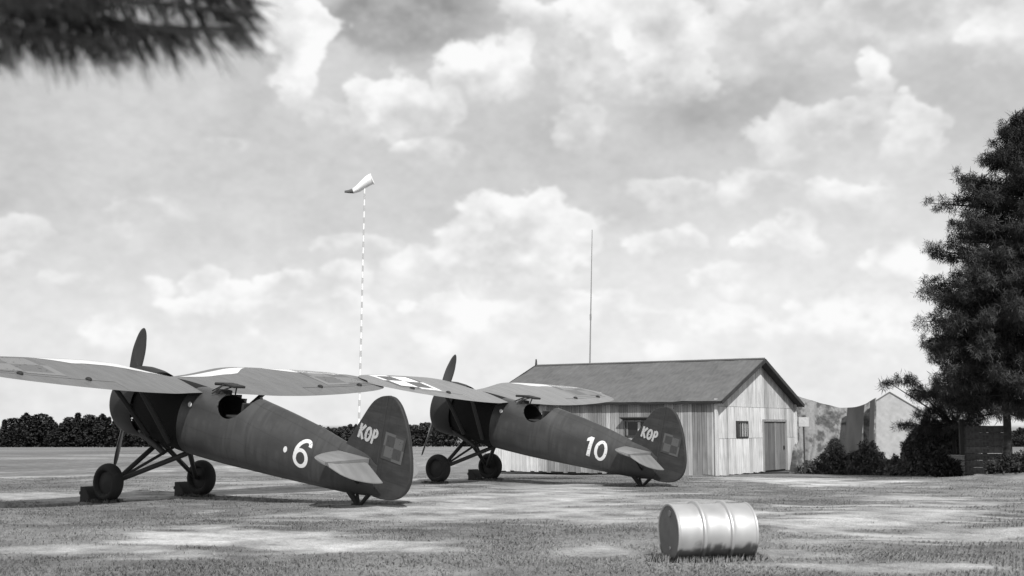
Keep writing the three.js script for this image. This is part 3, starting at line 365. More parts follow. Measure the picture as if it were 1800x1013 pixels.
  // windscreen ahead of the cockpit
  const ws = part(a, 'windscreen', join([bar(B(2.66, 0.56, -0.3), B(2.8, 0.76, -0.17), 0.014), bar(B(2.66, 0.56, 0.3), B(2.8, 0.76, 0.17), 0.014), bar(B(2.8, 0.76, -0.17), B(2.8, 0.76, 0.17), 0.03), bar(B(2.45, 0.58, -0.1), B(2.8, 0.76, -0.17), 0.013), bar(B(2.45, 0.58, 0.1), B(2.8, 0.76, 0.17), 0.013), bar(B(2.45, 0.58, -0.1), B(2.45, 0.58, 0.1), 0.013), bar(B(2.4, 0.71, 0), B(2.78, 0.77, 0), 0.03), box(0.36, 0.05, 0.3, 1.28 - 2.88, 1.79 + 0.765, 0, 0.018), box(0.16, 0.09, 0.3, 1.28 - 2.66, 1.79 + 0.6, 0, 0.02)]), M.dark);
  const tri = (...p) => { const g = new THREE.BufferGeometry().setFromPoints(p.length === 4 ? [p[0], p[1], p[2], p[0], p[2], p[3]] : p); g.setAttribute('uv', new THREE.Float32BufferAttribute(new Array(g.attributes.position.count * 2).fill(0), 2)); g.computeVertexNormals(); return g; };
  part(ws, 'pane', tri(B(2.66, 0.56, -0.3), B(2.8, 0.76, -0.17), B(2.45, 0.58, -0.1)), M.glass); part(ws, 'pane', tri(B(2.66, 0.56, 0.3), B(2.8, 0.76, 0.17), B(2.45, 0.58, 0.1)), M.glass); part(ws, 'pane', tri(B(2.45, 0.58, -0.1), B(2.8, 0.76, -0.17), B(2.8, 0.76, 0.17), B(2.45, 0.58, 0.1)), M.glass);
  const pad = new THREE.CapsuleGeometry(0.06, 0.24, 6, 12); pad.rotateX(Math.PI / 2); { const p = B(3.6, 0.52, 0); pad.translate(p.x, p.y, p.z); } part(a, 'headrest', pad, M.dark);
  part(a, 'seat', join([box(0.06, 0.5, 0.42, 1.28 - 3.42, 1.79 + 0.28, 0, 0.02), box(0.36, 0.05, 0.42, 1.28 - 3.2, 1.79 + 0.21, 0, 0.02)]), M.dark);
  const gs = B(3.66, 0.6, 0); part(a, 'sight_post', join([bar(gs, V(gs.x, gs.y + 0.06, gs.z), 0.012), new THREE.SphereGeometry(0.03, 10, 8).translate(gs.x, gs.y + 0.06, gs.z)]), M.dark);
  const cap = B(2.38, 0.3, -0.535); const cg = new THREE.SphereGeometry(0.05, 12, 10); cg.scale(1, 1, 0.35); cg.translate(cap.x, cap.y, cap.z - 0.0); part(a, 'filler_cap', cg, M.white);
  return a;
}
const D2R = Math.PI / 180;
const planeA = aircraft('dark gull winged aircraft numbered 6, the nearer of the two, with tail towards the camera', { map: PAINT.six, w: 0.5, x: 5.1, y: 0.0, glintBands: [[[0.3, 3.2]], [[0.12, 2.0], [2.45, 4.95]]], wing: M.wing, prop: 0.06, spot: true, lettering: 0.42 }, -6.98, -24.56, 146.2 * D2R, 11.5 * D2R, -0.3 * D2R, [{ map: PAINT.faintChequer, s: 4.0 }, { map: PAINT.faintChequer, s: 4.0 }]);
const planeB = aircraft('dark gull winged aircraft numbered 10, parked beyond the first and before the barn', { map: PAINT.ten, w: 0.74, x: 5.1, y: -0.02, glintBands: [[], [[1.6, 4.9]]], wing: M.wingPale, prop: 0.25, lettering: 0.42 }, -1.23, -32.65, 145.8 * D2R, 11.9 * D2R, 0.2 * D2R, [{ map: PAINT.wingChequer, s: 3.75 }, { map: PAINT.faintChequer, s: 4.0 }]);
for (const p of [planeA, planeB]) p.position.y = -0.005 + fall(-p.position.z) * 0.7;

// wheel chocks
function chock(plane, side, label) {
  const c = thing('wheel_chock', label, 'chock', [0, 0, 0]);
  const s = new THREE.Shape(); s.moveTo(-0.16, 0); s.lineTo(0.12, 0); s.lineTo(0.12, 0.27); s.lineTo(0.03, 0.27); s.quadraticCurveTo(-0.09, 0.18, -0.16, 0); const g = new THREE.ExtrudeGeometry(s, { depth: 0.3, bevelEnabled: true, bevelSize: 0.01, bevelThickness: 0.01, bevelSegments: 1 }); g.translate(0, 0.01, -0.15);
  part(c, 'block', g, M.dark); part(c, 'batten', box(0.02, 0.06, 0.32, 0.142, 0.17, 0, 0.004), M.darkWood);
  const p = V(0.5, 0, side * 1.15).applyEuler(new THREE.Euler(0, plane.rotation.y, 0)).add(V(plane.position.x, 0, plane.position.z)); c.position.set(p.x, height(p.x, p.z) - 0.005, p.z); c.rotation.y = plane.rotation.y;
}
chock(planeA, -1, 'dark wooden chock before the near left wheel of aircraft 6'); chock(planeA, 1, 'dark wooden chock before the far right wheel of aircraft 6'); chock(planeB, 1, 'dark wooden chock before the right wheel of aircraft 10');

// ------------------------------------------------------------------ steel drum in the foreground
{
  const c0 = groundAt(1245, 985), R0 = 0.298, Ld = 0.9, pr = [];
  const add = (x, r) => pr.push(new THREE.Vector2(r, x));
  add(-Ld / 2 + 0.02, 0); add(-Ld / 2 + 0.02, R0 - 0.02); add(-Ld / 2 + 0.004, R0 - 0.014); add(-Ld / 2, R0); add(-Ld / 2 + 0.004, R0 + 0.007); add(-Ld / 2 + 0.02, R0 + 0.006); add(-Ld / 2 + 0.03, R0 - 0.002);
  for (const h of [-0.155, 0.155]) { add(h - 0.04, R0); add(h - 0.026, R0 + 0.004); add(h - 0.016, R0 + 0.029); add(h - 0.006, R0 + 0.034); add(h + 0.006, R0 + 0.034); add(h + 0.016, R0 + 0.029); add(h + 0.026, R0 + 0.004); add(h + 0.04, R0); }
  add(Ld / 2 - 0.03, R0 - 0.002); add(Ld / 2 - 0.02, R0 + 0.006); add(Ld / 2 - 0.004, R0 + 0.007); add(Ld / 2, R0); add(Ld / 2 - 0.004, R0 - 0.014); add(Ld / 2 - 0.02, R0 - 0.02); add(Ld / 2 - 0.02, 0);
  const g0 = new THREE.LatheGeometry(pr.flatMap((p, i) => { const n = pr[i + 1]; if (!n) return [p]; const k = Math.max(1, Math.round(p.distanceTo(n) / 0.02)); return p.x < 0.2 || n.x < 0.2 ? [p] : Array.from({ length: k }, (_, j) => p.clone().lerp(n, j / k)); }), 120); const p = g0.attributes.position; for (let i = 0; i < p.count; i++) { const x = p.getX(i), y = p.getY(i), z = p.getZ(i), q = 1 + 0.016 * noise3(x * 4, y * 6, z * 4) - 0.02 * Math.exp(-((x - 0.2) ** 2 + (y - 0.3) ** 2 + (z + 0.2) ** 2) / 0.012); p.setXYZ(i, x * q, y, z * q); }
  const g = toCreasedNormals(g0, 0.5); g.rotateZ(Math.PI / 2);
  { const q = g.attributes.position, col = new Float32Array(q.count * 3); for (let i = 0; i < q.count; i++) { const x = q.getX(i), y = q.getY(i), z = q.getZ(i), n = 0.16 * fbm(x * 9, y * 14, z * 14, 4) + 0.05 * noise3(x * 40, 2, 3), k = 1 - sstep(-0.55, -0.3, y / R0 + n * 1.6), d = 0.9 + 0.25 * fbm(x * 5, y * 5, z * 5, 3), v = lerp(d, 0.12, k * 0.92); col.set([v, v, v], i * 3); } g.setAttribute('color', new THREE.BufferAttribute(col, 3)); }   // ragged darker tone over the lower part of the drum
  const drum = thing('steel_drum', 'shiny bare steel drum lying on its side in the foreground grass', 'drum', [c0.x, c0.y + 0.0, c0.z]); drum.rotation.y = 14.6 * D2R;
  g.translate(0, R0 - 0.004, 0);
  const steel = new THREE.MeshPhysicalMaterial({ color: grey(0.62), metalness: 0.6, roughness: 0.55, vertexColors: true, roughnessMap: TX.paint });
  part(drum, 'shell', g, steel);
  const head = new THREE.CylinderGeometry(R0 - 0.022, R0 - 0.022, 0.012, 48); head.rotateZ(Math.PI / 2); head.translate(-Ld / 2 + 0.014, R0 - 0.004, 0); part(drum, 'drum_head', head, mat(0.17, 0.8, { map: TX.paint }), 'dull grey end of the drum');
  for (const [y, r] of [[0.2, 0.035], [-0.16, 0.02]]) { const b = new THREE.CylinderGeometry(r, r, 0.014, 16); b.rotateZ(Math.PI / 2); b.translate(-Ld / 2 + 0.004, R0 + y, 0.04); part(drum, 'bung', b, mat(0.2, 0.6)); }
}

// ------------------------------------------------------------------ windsock mast and aerial
{
  const base = at(632, 735, 70), topP = at(641, 330, 70); const b = V(base.x - 0.06, height(base.x, -70), -70);
  const mast = thing('windsock_mast', 'tall thin banded mast rising behind the tail of aircraft 6', 'mast', [b.x, b.y, b.z]);
  const d = topP.clone().sub(b), dark = mat(0.44, 0.8), light = mat(0.82, 0.8), n = 46;
  for (let k = 0; k < n; k++) part(mast, 'band', bar(d.clone().multiplyScalar(k / n), d.clone().multiplyScalar((k + 1) / n), lerp(0.065, 0.04, k / n), lerp(0.065, 0.04, (k + 1) / n), 10), k % 2 ? light : dark);
  const sock = thing('windsock', 'pale windsock hanging from the top of the banded mast', 'windsock', [topP.x, topP.y, topP.z]);
  const rings = [], path = [[0.42, 0.5, 0.3], [0.2, 0.42, 0.29], [-0.1, 0.2, 0.25], [-0.4, -0.06, 0.2], [-0.66, -0.2, 0.14], [-0.95, -0.24, 0.09], [-1.15, -0.24, 0.06]];
  path.forEach(([x, y, r], i) => { const q = path[Math.min(i + 1, path.length - 1)], o = path[Math.max(i - 1, 0)], t = V(q[0] - o[0], q[1] - o[1], 0).normalize(), nrm = V(-t.y, t.x, 0), ring = []; for (let j = 0; j < 18; j++) { const a = j / 18 * 2 * Math.PI; ring.push(V(x, y, 0).addScaledVector(nrm, Math.cos(a) * r * (1 + 0.12 * Math.sin(3 * a + i))).addScaledVector(V(0, 0, 1), Math.sin(a) * r)); } rings.push(ring); });
  part(sock, 'sleeve', loft(rings.slice(0, 5), { cap: false }), mat(0.85, 0.9, { side: THREE.DoubleSide })); part(sock, 'tail_band', loft(rings.slice(4), { cap: false }), mat(0.1, 0.9, { side: THREE.DoubleSide }), 'dark end of the sleeve');
  const hoop = new THREE.TorusGeometry(0.31, 0.025, 8, 28); hoop.rotateY(Math.PI / 2); hoop.rotateZ(0.35); hoop.translate(0.42, 0.5, 0); part(sock, 'hoop', hoop, light); part(sock, 'swivel', bar(V(0, -0.04, 0), V(0.1, 0.42, 0), 0.04, 0.03, 8), dark);
  const ab = at(1033, 700, 63), a = thing('aerial_pole', 'thin dark aerial pole standing up behind the barn roof', 'pole', [ab.x, height(ab.x, -63), -63]), at2 = at(1041, 404, 63).sub(a.position);
  part(a, 'pole', bar(V(0, 0, 0), at2, 0.055, 0.016, 8), M.mast); const mid = at2.clone().multiplyScalar(0.62); part(a, 'clamp', bar(mid, mid.clone().add(V(0, 0.3, 0)), 0.045, 0.045, 8), M.mast);
}

// ------------------------------------------------------------------ foliage
function spray(seed, n, len, wid, flat = 0.6) {                    // a tuft of narrow leaves round its origin
  const r = rng(seed), pos = [], nor = [], uv = [];
  for (let k = 0; k < n; k++) { const d = V(r() * 2 - 1, (r() * 2 - 1) * flat, r() * 2 - 1).normalize(), o = V(r() * 2 - 1, (r() * 2 - 1) * flat, r() * 2 - 1).multiplyScalar(len * 0.5), s = d.clone().cross(V(r() - 0.5, 1, r() - 0.5)).normalize().multiplyScalar(wid * (0.6 + 0.8 * r()) / 2), l = len * (0.5 + 0.6 * r()), m = o.clone().addScaledVector(d, l * 0.45), e = o.clone().addScaledVector(d, l), a = m.clone().add(s), b = m.clone().sub(s), nn = s.clone().cross(d).normalize(); if (nn.y < 0) nn.negate();
    for (const p of [o, a, b, a, e, b]) { pos.push(p.x, p.y, p.z); nor.push(nn.x, nn.y, nn.z); uv.push(0, 0); } }
  const g = new THREE.BufferGeometry(); g.setAttribute('position', new THREE.Float32BufferAttribute(pos, 3)); g.setAttribute('normal', new THREE.Float32BufferAttribute(nor, 3)); g.setAttribute('uv', new THREE.Float32BufferAttribute(uv, 2)); return g;
}
const leafMat = new THREE.MeshPhysicalMaterial({ color: 0xffffff, roughness: 0.8, side: THREE.DoubleSide, transmission: 0, thickness: 0 });
function copies(parent, name, geo, list, m = leafMat, kind) {      // list of [x, y, z, scale, tone]
  const im = new THREE.InstancedMesh(geo, m, list.length), o = new THREE.Object3D(), r = rng(list.length + 3); shadow(im);
  list.forEach(([x, y, z, s, t], i) => { o.position.set(x, y, z); o.rotation.set((r() - 0.5) * 1.1, r() * 6.283, (r() - 0.5) * 1.1); o.scale.setScalar(s); o.updateMatrix(); im.setMatrixAt(i, o.matrix); im.setColorAt(i, grey(t)); });
  im.name = name; if (kind) im.userData.kind = kind; parent.add(im); return im;
}
const needleTuft = spray(5, 54, 0.25, 0.02, 0.8), leafTuft = spray(8, 20, 0.26, 0.08, 0.9);
function conifer(label, x, z, H, profile, seed, lean = 0, bare = 2.2, tone = 0.045, trunkR = 0.24) {
  const r = rng(seed), y0 = height(x, z), t = thing('pine_tree', label, 'tree', [x, y0 - 0.05, z]);
  const limbs = [], list = [], axis = (h) => V(lean * h / H, h, 0), tr = []; for (let i = 0; i <= 10; i++) { const h = H * i / 10, c = axis(h), rr = trunkR * (1 - 0.9 * i / 10) + 0.02 + (i === 0 ? 0.1 : 0), ring = []; for (let j = 0; j < 12; j++) { const a = j / 12 * 2 * Math.PI; ring.push(V(c.x + Math.cos(-a) * rr, c.y, c.z + Math.sin(-a) * rr)); } tr.push(ring); }
  part(t, 'trunk', loft(tr, { uv: [0.7, 0.7] }), M.bark);
  for (let h = bare; h < H - 0.1; h += 0.26 + 0.1 * r()) {
    const n = 5 + Math.floor(r() * 3), off = r() * 7;
    for (let k = 0; k < n; k++) {
      const a = off + k / n * 2 * Math.PI + (r() - 0.5) * 0.5, L = profile(h) * (0.8 + 0.26 * r()), up = lerp(-0.16, 0.5, h / H) + (r() - 0.5) * 0.25, p0 = axis(clamp(h + (r() - 0.5) * 0.8, bare - 0.15, H - 0.1)), dir = V(Math.cos(a), 0, Math.sin(a));
      const pt = (q) => p0.clone().addScaledVector(dir, L * q).add(V(0, L * (up * q - 0.2 * q * q + 0.12 * q ** 4), 0));
      limbs.push(bar(pt(0), pt(0.5), 0.045 * L / 3 + 0.012, 0.03 * L / 3 + 0.008, 5), bar(pt(0.5), pt(1), 0.03 * L / 3 + 0.008, 0.006, 5));
      const m = Math.ceil(L * 12 * (0.6 + 0.7 * r())); for (let i = 0; i < m; i++) { const q = 0.22 + 0.8 * Math.pow((i + r()) / m, 0.8), c = pt(q), w = 0.34 * L * 0.5 * (1.15 - q) + 0.14; const side = V(-dir.z, 0, dir.x); c.addScaledVector(side, (r() * 2 - 1) * w).add(V(0, (r() - 0.4) * 0.42, 0)); list.push([c.x, c.y, c.z, lerp(1.5, 0.8, q) * (0.7 + 0.6 * r()), tone * (0.55 + 0.9 * r()) * lerp(0.8, 1.3, q)]); }
    }
  }
  part(t, 'limbs', join(limbs), M.bark); copies(t, 'crown', needleTuft, list, leafMat, 'stuff');
  return t;
}
const prof = (tab) => curve1(tab);
// the great pine at the right edge of the frame
conifer('great dark pine at the right edge of the field, far taller than the rest', 17.15, -41, 12.1, prof([[1.6, 2.9], [2.6, 3.5], [4.1, 3.6], [5.0, 3.6], [6.7, 3.3], [8.6, 2.9], [9.4, 2.3], [10.1, 1.55], [10.9, 1.0], [11.6, 0.55], [12.1, 0.15]]), 21, 0.1, 2.5, 0.034, 0.27);
conifer('slim dark pine standing left of the great pine, its trunk bare beside the fence', 15.75, -39.6, 7.4, prof([[1.8, 1.6], [2.8, 2.4], [4.6, 2.4], [6, 1.6], [7.4, 0.2]]), 34, 0.1, 2.8, 0.04, 0.13);
function bush(name, label, list, n, seed, tone, tuft = leafTuft, cat = 'bush') {   // list of lobes [x, z, height, half width, half depth]
  const r = rng(seed), c0 = list[0], t = thing(name, label, cat, [c0[0], height(c0[0], c0[1]), c0[1]]), pts = [], stems = [];
  for (const [x, z, h, a, b] of list) { const y0 = height(x, z) - t.position.y, k = Math.ceil(2.2 * n / list.length); stems.push(bar(V(x - c0[0], y0, z - c0[1]), V(x - c0[0] + 0.1, y0 + h * 0.6, z - c0[1]), 0.05, 0.02, 6), bar(V(x - c0[0], y0, z - c0[1]), V(x - c0[0] - 0.2 * a, y0 + h * 0.7, z - c0[1] + 0.2 * b), 0.04, 0.015, 6));
    for (let i = 0; i < k; i++) { const u = r() * 2 * Math.PI, v = r(), q = Math.pow(r(), 0.4), hh = h * (0.04 + 0.96 * v), w = Math.sqrt(Math.max(0.05, 1 - Math.max(0, v - 0.35) ** 2 * 2.2)) * q * (0.92 + 0.5 * noise3(Math.cos(u) * 1.7, v * 3.2, Math.sin(u) * 1.7 + seed)); pts.push([x - c0[0] + Math.cos(u) * a * w, y0 + hh + 0.34 * h * v * noise3(Math.cos(u) * 2.2, Math.sin(u) * 2.2, seed + 4), z - c0[1] + Math.sin(u) * b * w, 0.35 + 0.4 * r(), tone * (0.5 + r())]); } }
  part(t, 'stems', join(stems), M.bark); copies(t, 'foliage', tuft, pts, leafMat, 'stuff'); return t;
}
const gx = (px, d) => (px - 900) / F * d;

// a bushy tree with drooping sprays in front of the hut: lobes are [px, py, half width px, half height px] at its own distance
{
  const d = 46, r = rng(5), base = V(gx(1672, d), 0, -d); base.y = height(base.x, base.z);
  const t = thing('bushy_tree', 'loose bushy tree with drooping sprays in front of the white hut', 'tree', [base.x, base.y, base.z]), pts = [], limbs = [];
  const fork = V(0, 1.9, 0); limbs.push(bar(V(0, -0.05, 0), fork, 0.09, 0.06, 8));
  for (const [px, py, rx, ry] of [[1592, 668, 26, 9], [1562, 672, 18, 6], [1625, 690, 30, 16], [1668, 678, 40, 26], [1640, 722, 36, 16], [1692, 722, 42, 26], [1598, 748, 22, 6], [1650, 752, 34, 10], [1715, 690, 40, 30], [1700, 752, 30, 12]]) {
    const c = at(px, py, d).sub(base), a = rx / F * d, b = ry / F * d; limbs.push(bar(fork, c, 0.04, 0.012, 5));
    for (let k = 0; k < 3 + rx * ry * 0.16; k++) { const p = V(r() * 2 - 1, r() * 2 - 1, r() * 2 - 1); if (p.length() > 1) continue; pts.push([c.x + p.x * a, c.y + p.y * b - 0.2 * p.x * p.x * b, c.z + p.z * 0.7, 0.6 + 0.6 * r(), 0.05 * (0.5 + r())]); }
  }
  part(t, 'trunk', join(limbs), M.bark); copies(t, 'crown', needleTuft, pts, leafMat, 'stuff');
}
bush('bush', 'dark bush at the foot of the sagging canvas beside the barn', [[gx(1462, 52), -52, 1.25, 0.55, 0.5], [gx(1450, 52), -52.2, 0.8, 0.4, 0.5], [gx(1482, 52), -52.4, 0.7, 0.4, 0.4]], 420, 41, 0.1);
bush('bush', 'rounded dark bush between the canvas and the white hut', [[gx(1520, 51), -51, 1.2, 0.6, 0.5], [gx(1500, 51), -51.2, 0.8, 0.45, 0.4], [gx(1528, 51), -51.5, 0.9, 0.3, 0.3]], 420, 42, 0.1);
bush('hedge', 'broad dark hedge under the drooping branches right of the hut', [[gx(1600, 47), -47, 1.25, 0.5, 0.6], [gx(1622, 47), -47, 1.75, 0.75, 0.7], [gx(1655, 47), -47, 1.75, 0.7, 0.7], [gx(1680, 47.5), -47.5, 1.6, 0.6, 0.6]], 1500, 43, 0.085, leafTuft, 'hedge');
bush('scrub', 'low ragged scrub along the foot of the canvas and hut', [[gx(1425, 52.5), -52.6, 0.45, 0.7, 0.4], [gx(1488, 52.5), -52.4, 0.6, 0.7, 0.4], [gx(1550, 50.5), -50.6, 0.5, 0.6, 0.4], [gx(1575, 49), -49, 0.65, 0.5, 0.4], [gx(1535, 52), -52, 0.7, 0.5, 0.3]], 700, 47, 0.1, leafTuft, 'scrub');
bush('bush', 'small dark bush in front of the pale crate', [[gx(1648, 42.6), -42.6, 0.75, 0.3, 0.3], [gx(1664, 42.5), -42.5, 0.5, 0.35, 0.3]], 170, 44, 0.03);
bush('bush', 'dark weedy clump on the mound under the great pine', [[gx(1775, 36.4), -36.4, 0.35, 0.7, 0.4], [gx(1800, 36), -36, 0.4, 0.5, 0.4], [gx(1757, 36.3), -36.3, 0.2, 0.4, 0.3]], 260, 45, 0.03);

// ------------------------------------------------------------------ hut, canvas, fence and small things at the right
{
  const hx = gx(1562, 60), h = thing('white_hut', 'small white gabled hut behind the bushes at the right', 'hut', [hx, height(hx, -60) - 0.1, -60]); h.rotation.y = -0.26;
  const s = new THREE.Shape(); s.moveTo(-2.3, 0); s.lineTo(2.3, 0); s.lineTo(2.3, 2.4); s.lineTo(0, 3.86); s.lineTo(-2.3, 2.4); s.closePath();
  const g = new THREE.ExtrudeGeometry(s, { depth: 5, bevelEnabled: false }); g.translate(0, 0, -5); part(h, 'wall', g, M.plaster);
  for (const q of [-1, 1]) { const len = Math.hypot(2.55, 2.55 * 0.635), b = new THREE.BoxGeometry(len, 0.05, 5.06); b.rotateZ(-q * Math.atan(0.635)); b.translate(q * 1.275, 3.905 - 1.275 * 0.635, -2.5); part(h, 'roof', b, mat(0.22, 0.9, { map: TX.roof })); }
}
{
  const top = curve1([[1380, 690], [1400, 697], [1440, 708], [1478, 717], [1500, 716], [1530, 704], [1544, 697]]), o = at(1470, 800, 56); o.y = height(o.x, -56);
  const t = thing('camouflage_canvas', 'mottled grey canvas sagging between the barn and the white hut', 'canvas', [o.x, o.y, o.z]);
  const sheet = (p0, p1, dz, lo, fold, nx) => surfGrid(nx, 24, (u, v) => { const px = lerp(p0, p1, u), dd = lerp(57.5, 54.6, 1 - v) + dz, a = at(px, top(px), 57.5 + dz), x = gx(lerp(px, px - lo * (1 - v), 1), dd) , gy = height(x, -dd) - 0.03, y = lerp(gy, a.y, v), w = fold * (Math.sin(px * 0.2 + 2.6 * noise3(px * 0.03, v * 1.6, 2)) + 0.6 * noise3(px * 0.13, v * 5, 12)) * (0.3 + 0.7 * (1 - v)) + 0.25 * noise3(px * 0.05, v * 2, 7); return V(x, y, -dd + w).sub(o); });
  part(t, 'sheet', sheet(1384, 1540, 0, 0, 0.26, 110), M.canvas); part(t, 'dark_flap', sheet(1488, 1516, -1.1, 16, 0.1, 14), M.darkCanvas, 'dark flap hanging over the canvas'); part(t, 'dark_flap', sheet(1526, 1538, -1.0, 8, 0.08, 8), M.darkCanvas, 'narrow dark flap against the hut');
  part(t, 'guy_rope', bar(at(1400, 697, 57.4).sub(o), at(1384, 690, 56).sub(o), 0.02, 0.02, 6), M.dark);
  const sp = at(1413, 742, 50.5), sg = thing('notice_board', 'small whitish notice board on a post beside the barn corner', 'sign', [sp.x, height(sp.x, -50.5), -50.5]), hy = sp.y - sg.position.y;
  part(sg, 'post', bar(V(0, 0, -0.03), V(0, hy + 0.15, -0.03), 0.035, 0.03, 8), M.darkWood); part(sg, 'board', box(0.42, 0.38, 0.03, 0, hy, 0.02, 0.006), mat(0.55, 0.9, { map: TX.paint }));
}
{
  const d = 43.2, xa = gx(1684, d), xb = gx(1765, d), z = -d, f = thing('board_fence', 'dark fence of wide horizontal boards under the great pine', 'fence', [xa, height(xa, z), z]), r = rng(9);
  for (let k = 0; k < 7; k++) { const g = new THREE.BoxGeometry(xb - xa, 0.215 + 0.02 * r(), 0.03), b = part(f, 'board', g, fenceTones[Math.floor(r() * 3)]); b.position.set((xb - xa) / 2, 0.2 + k * 0.238, 0.0 + (r() - 0.5) * 0.01); b.rotation.z = (r() - 0.5) * 0.025; }
  for (const [q, h] of [[0, 1.98], [0.52, 1.75], [1, 1.85]]) part(f, 'post', box(0.13, h, 0.13, (xb - xa) * q, h / 2, -0.09 + (q ? 0 : 0.12), 0.01), M.darkWood);
  const cx = gx(1670, 42.9), c = thing('wooden_crate', 'pale wooden crate standing against the dark fence post', 'crate', [cx, height(cx, -42.9), -42.9]); c.rotation.y = 0.2;
  part(c, 'inner_box', box(0.46, 0.66, 0.46, 0, 0.36, 0), M.dark); for (let k = 0; k < 4; k++) for (const [w, dd, x, zz] of [[0.5, 0.02, 0, 0.245], [0.5, 0.02, 0, -0.245], [0.02, 0.46, 0.24, 0], [0.02, 0.46, -0.24, 0]]) part(c, 'slat', box(w, 0.15, dd, x, 0.1 + k * 0.175, zz), boardTones[1 + ((k * 3) % 3)]);
  part(c, 'lid', box(0.53, 0.03, 0.53, 0, 0.72, 0, 0.006), boardTones[2]);
}

// ------------------------------------------------------------------ the woods beyond the field
{
  const r = rng(61), kinds = [];
  for (let k = 0; k < 5; k++) {
    const pos = [], nor = [], uv = [], col = [], H = 1, n = 900; const pointed = k < 3;
    for (let i = 0; i < n; i++) { const v = Math.pow(r(), 0.85), w = (pointed ? 0.25 * Math.pow(1 - v, 0.62) + 0.02 : 0.27 * Math.sqrt(Math.max(0.02, 1 - ((v - 0.45) / 0.56) ** 2))) * (0.8 + 0.4 * noise3(v * 6, k, 3)), a = r() * 6.283, q = Math.sqrt(r()), c = V(Math.cos(a) * w * q, 0.06 + v * 0.94, Math.sin(a) * w * q), s = 0.022 + 0.03 * r() * (1 - v * 0.5), tn = 0.55 + 0.9 * r();
      for (let f = 0; f < 2; f++) { const d = V(r() - 0.5, r() - 0.5, r() - 0.5).normalize().multiplyScalar(s), e = V(r() - 0.5, r() - 0.5, r() - 0.5).normalize().multiplyScalar(s), p3 = c.clone().add(d), p2 = c.clone().add(e), p1 = c.clone().sub(d).sub(e).multiplyScalar(1), nn = c.clone().setY(0.3).normalize(); for (const p of [p1, p2, p3]) { pos.push(p.x, p.y, p.z); nor.push(nn.x, nn.y, nn.z); uv.push(0, 0); col.push(tn, tn, tn); } } }
    const g = new THREE.BufferGeometry(); g.setAttribute('position', new THREE.Float32BufferAttribute(pos, 3)); g.setAttribute('normal', new THREE.Float32BufferAttribute(nor, 3)); g.setAttribute('uv', new THREE.Float32BufferAttribute(uv, 2)); g.setAttribute('color', new THREE.Float32BufferAttribute(col, 3)); kinds.push(g);
  }
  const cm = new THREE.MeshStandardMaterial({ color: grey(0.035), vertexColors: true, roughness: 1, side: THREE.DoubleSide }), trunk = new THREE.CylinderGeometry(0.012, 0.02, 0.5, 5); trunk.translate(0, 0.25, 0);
  const cmHaze = cm.clone(); cmHaze.color = grey(0.07);  // haze over the farther tree line, put into a paler crown colour
  const tree = (px, topY, d, k, label, group, wide = 1, m = cm) => { const p = at(px, topY, d), y = height(p.x, -d) - 0.3, h = p.y - y, t = thing('pine_tree', label, 'tree', [p.x, y, -d], group); t.rotation.y = r() * 6.28; t.scale.set(h * wide, h, h * wide); part(t, 'trunk', trunk, M.bark); part(t, 'crown', kinds[k], m); };
  const LT = [[-22, 741], [8, 738], [18, 746], [24, 736], [36, 741], [46, 730], [54, 738], [60, 733], [72, 731], [82, 741], [90, 737], [98, 743], [106, 748], [114, 741], [122, 735], [130, 738], [137, 730], [147, 738], [158, 732], [168, 737], [180, 731], [192, 735], [203, 738], [212, 742], [222, 739], [232, 742], [244, 744], [256, 741]];
  for (const p of LT) p[1] += (p[1] - 737) * 0.45;
  LT.forEach(([x, y], i) => tree(x, y, 345 + 14 * r(), i % 5, 'dark tree in the line of woods across the field at the far left', 'trees of the dark wood line at the far left', 1.25 + 0.55 * r()));
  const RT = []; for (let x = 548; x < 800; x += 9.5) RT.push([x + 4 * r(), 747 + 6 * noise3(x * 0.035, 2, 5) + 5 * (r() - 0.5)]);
  RT.forEach(([x, y], i) => tree(x, y, 415 + 20 * r(), (i * 3 + 1) % 5, 'tree in the low wood line showing between the two aircraft', 'trees of the low wood line between the aircraft', 1.5, cmHaze));
  const mass = []; for (let k = 0; k < 620; k++) { const px = -500 + 2900 * r(), d = 372 + 60 * r(); if (px > 520 && px < 830 && d < 425) continue; const x = gx(px, d); mass.push([x, height(x, -d) - 0.4, -d, 4.4 + 2.2 * r()]); }
  const fo = thing('forest', 'far dark mass of woods closing the field along the horizon', 'forest', [0, 0, 0]); fo.userData.kind = 'stuff';
  for (let k = 0; k < 5; k++) { const l = mass.filter((_, i) => i % 5 === k), im = new THREE.InstancedMesh(kinds[k], cm, l.length), o = new THREE.Object3D(); l.forEach(([x, y, z, s], i) => { o.position.set(x, y, z); o.rotation.y = r() * 6.28; o.scale.set(s * 1.3, s, s * 1.3); o.updateMatrix(); im.setMatrixAt(i, o.matrix); }); im.name = 'tree_mass'; im.userData.kind = 'stuff'; shadow(im); fo.add(im); }
}

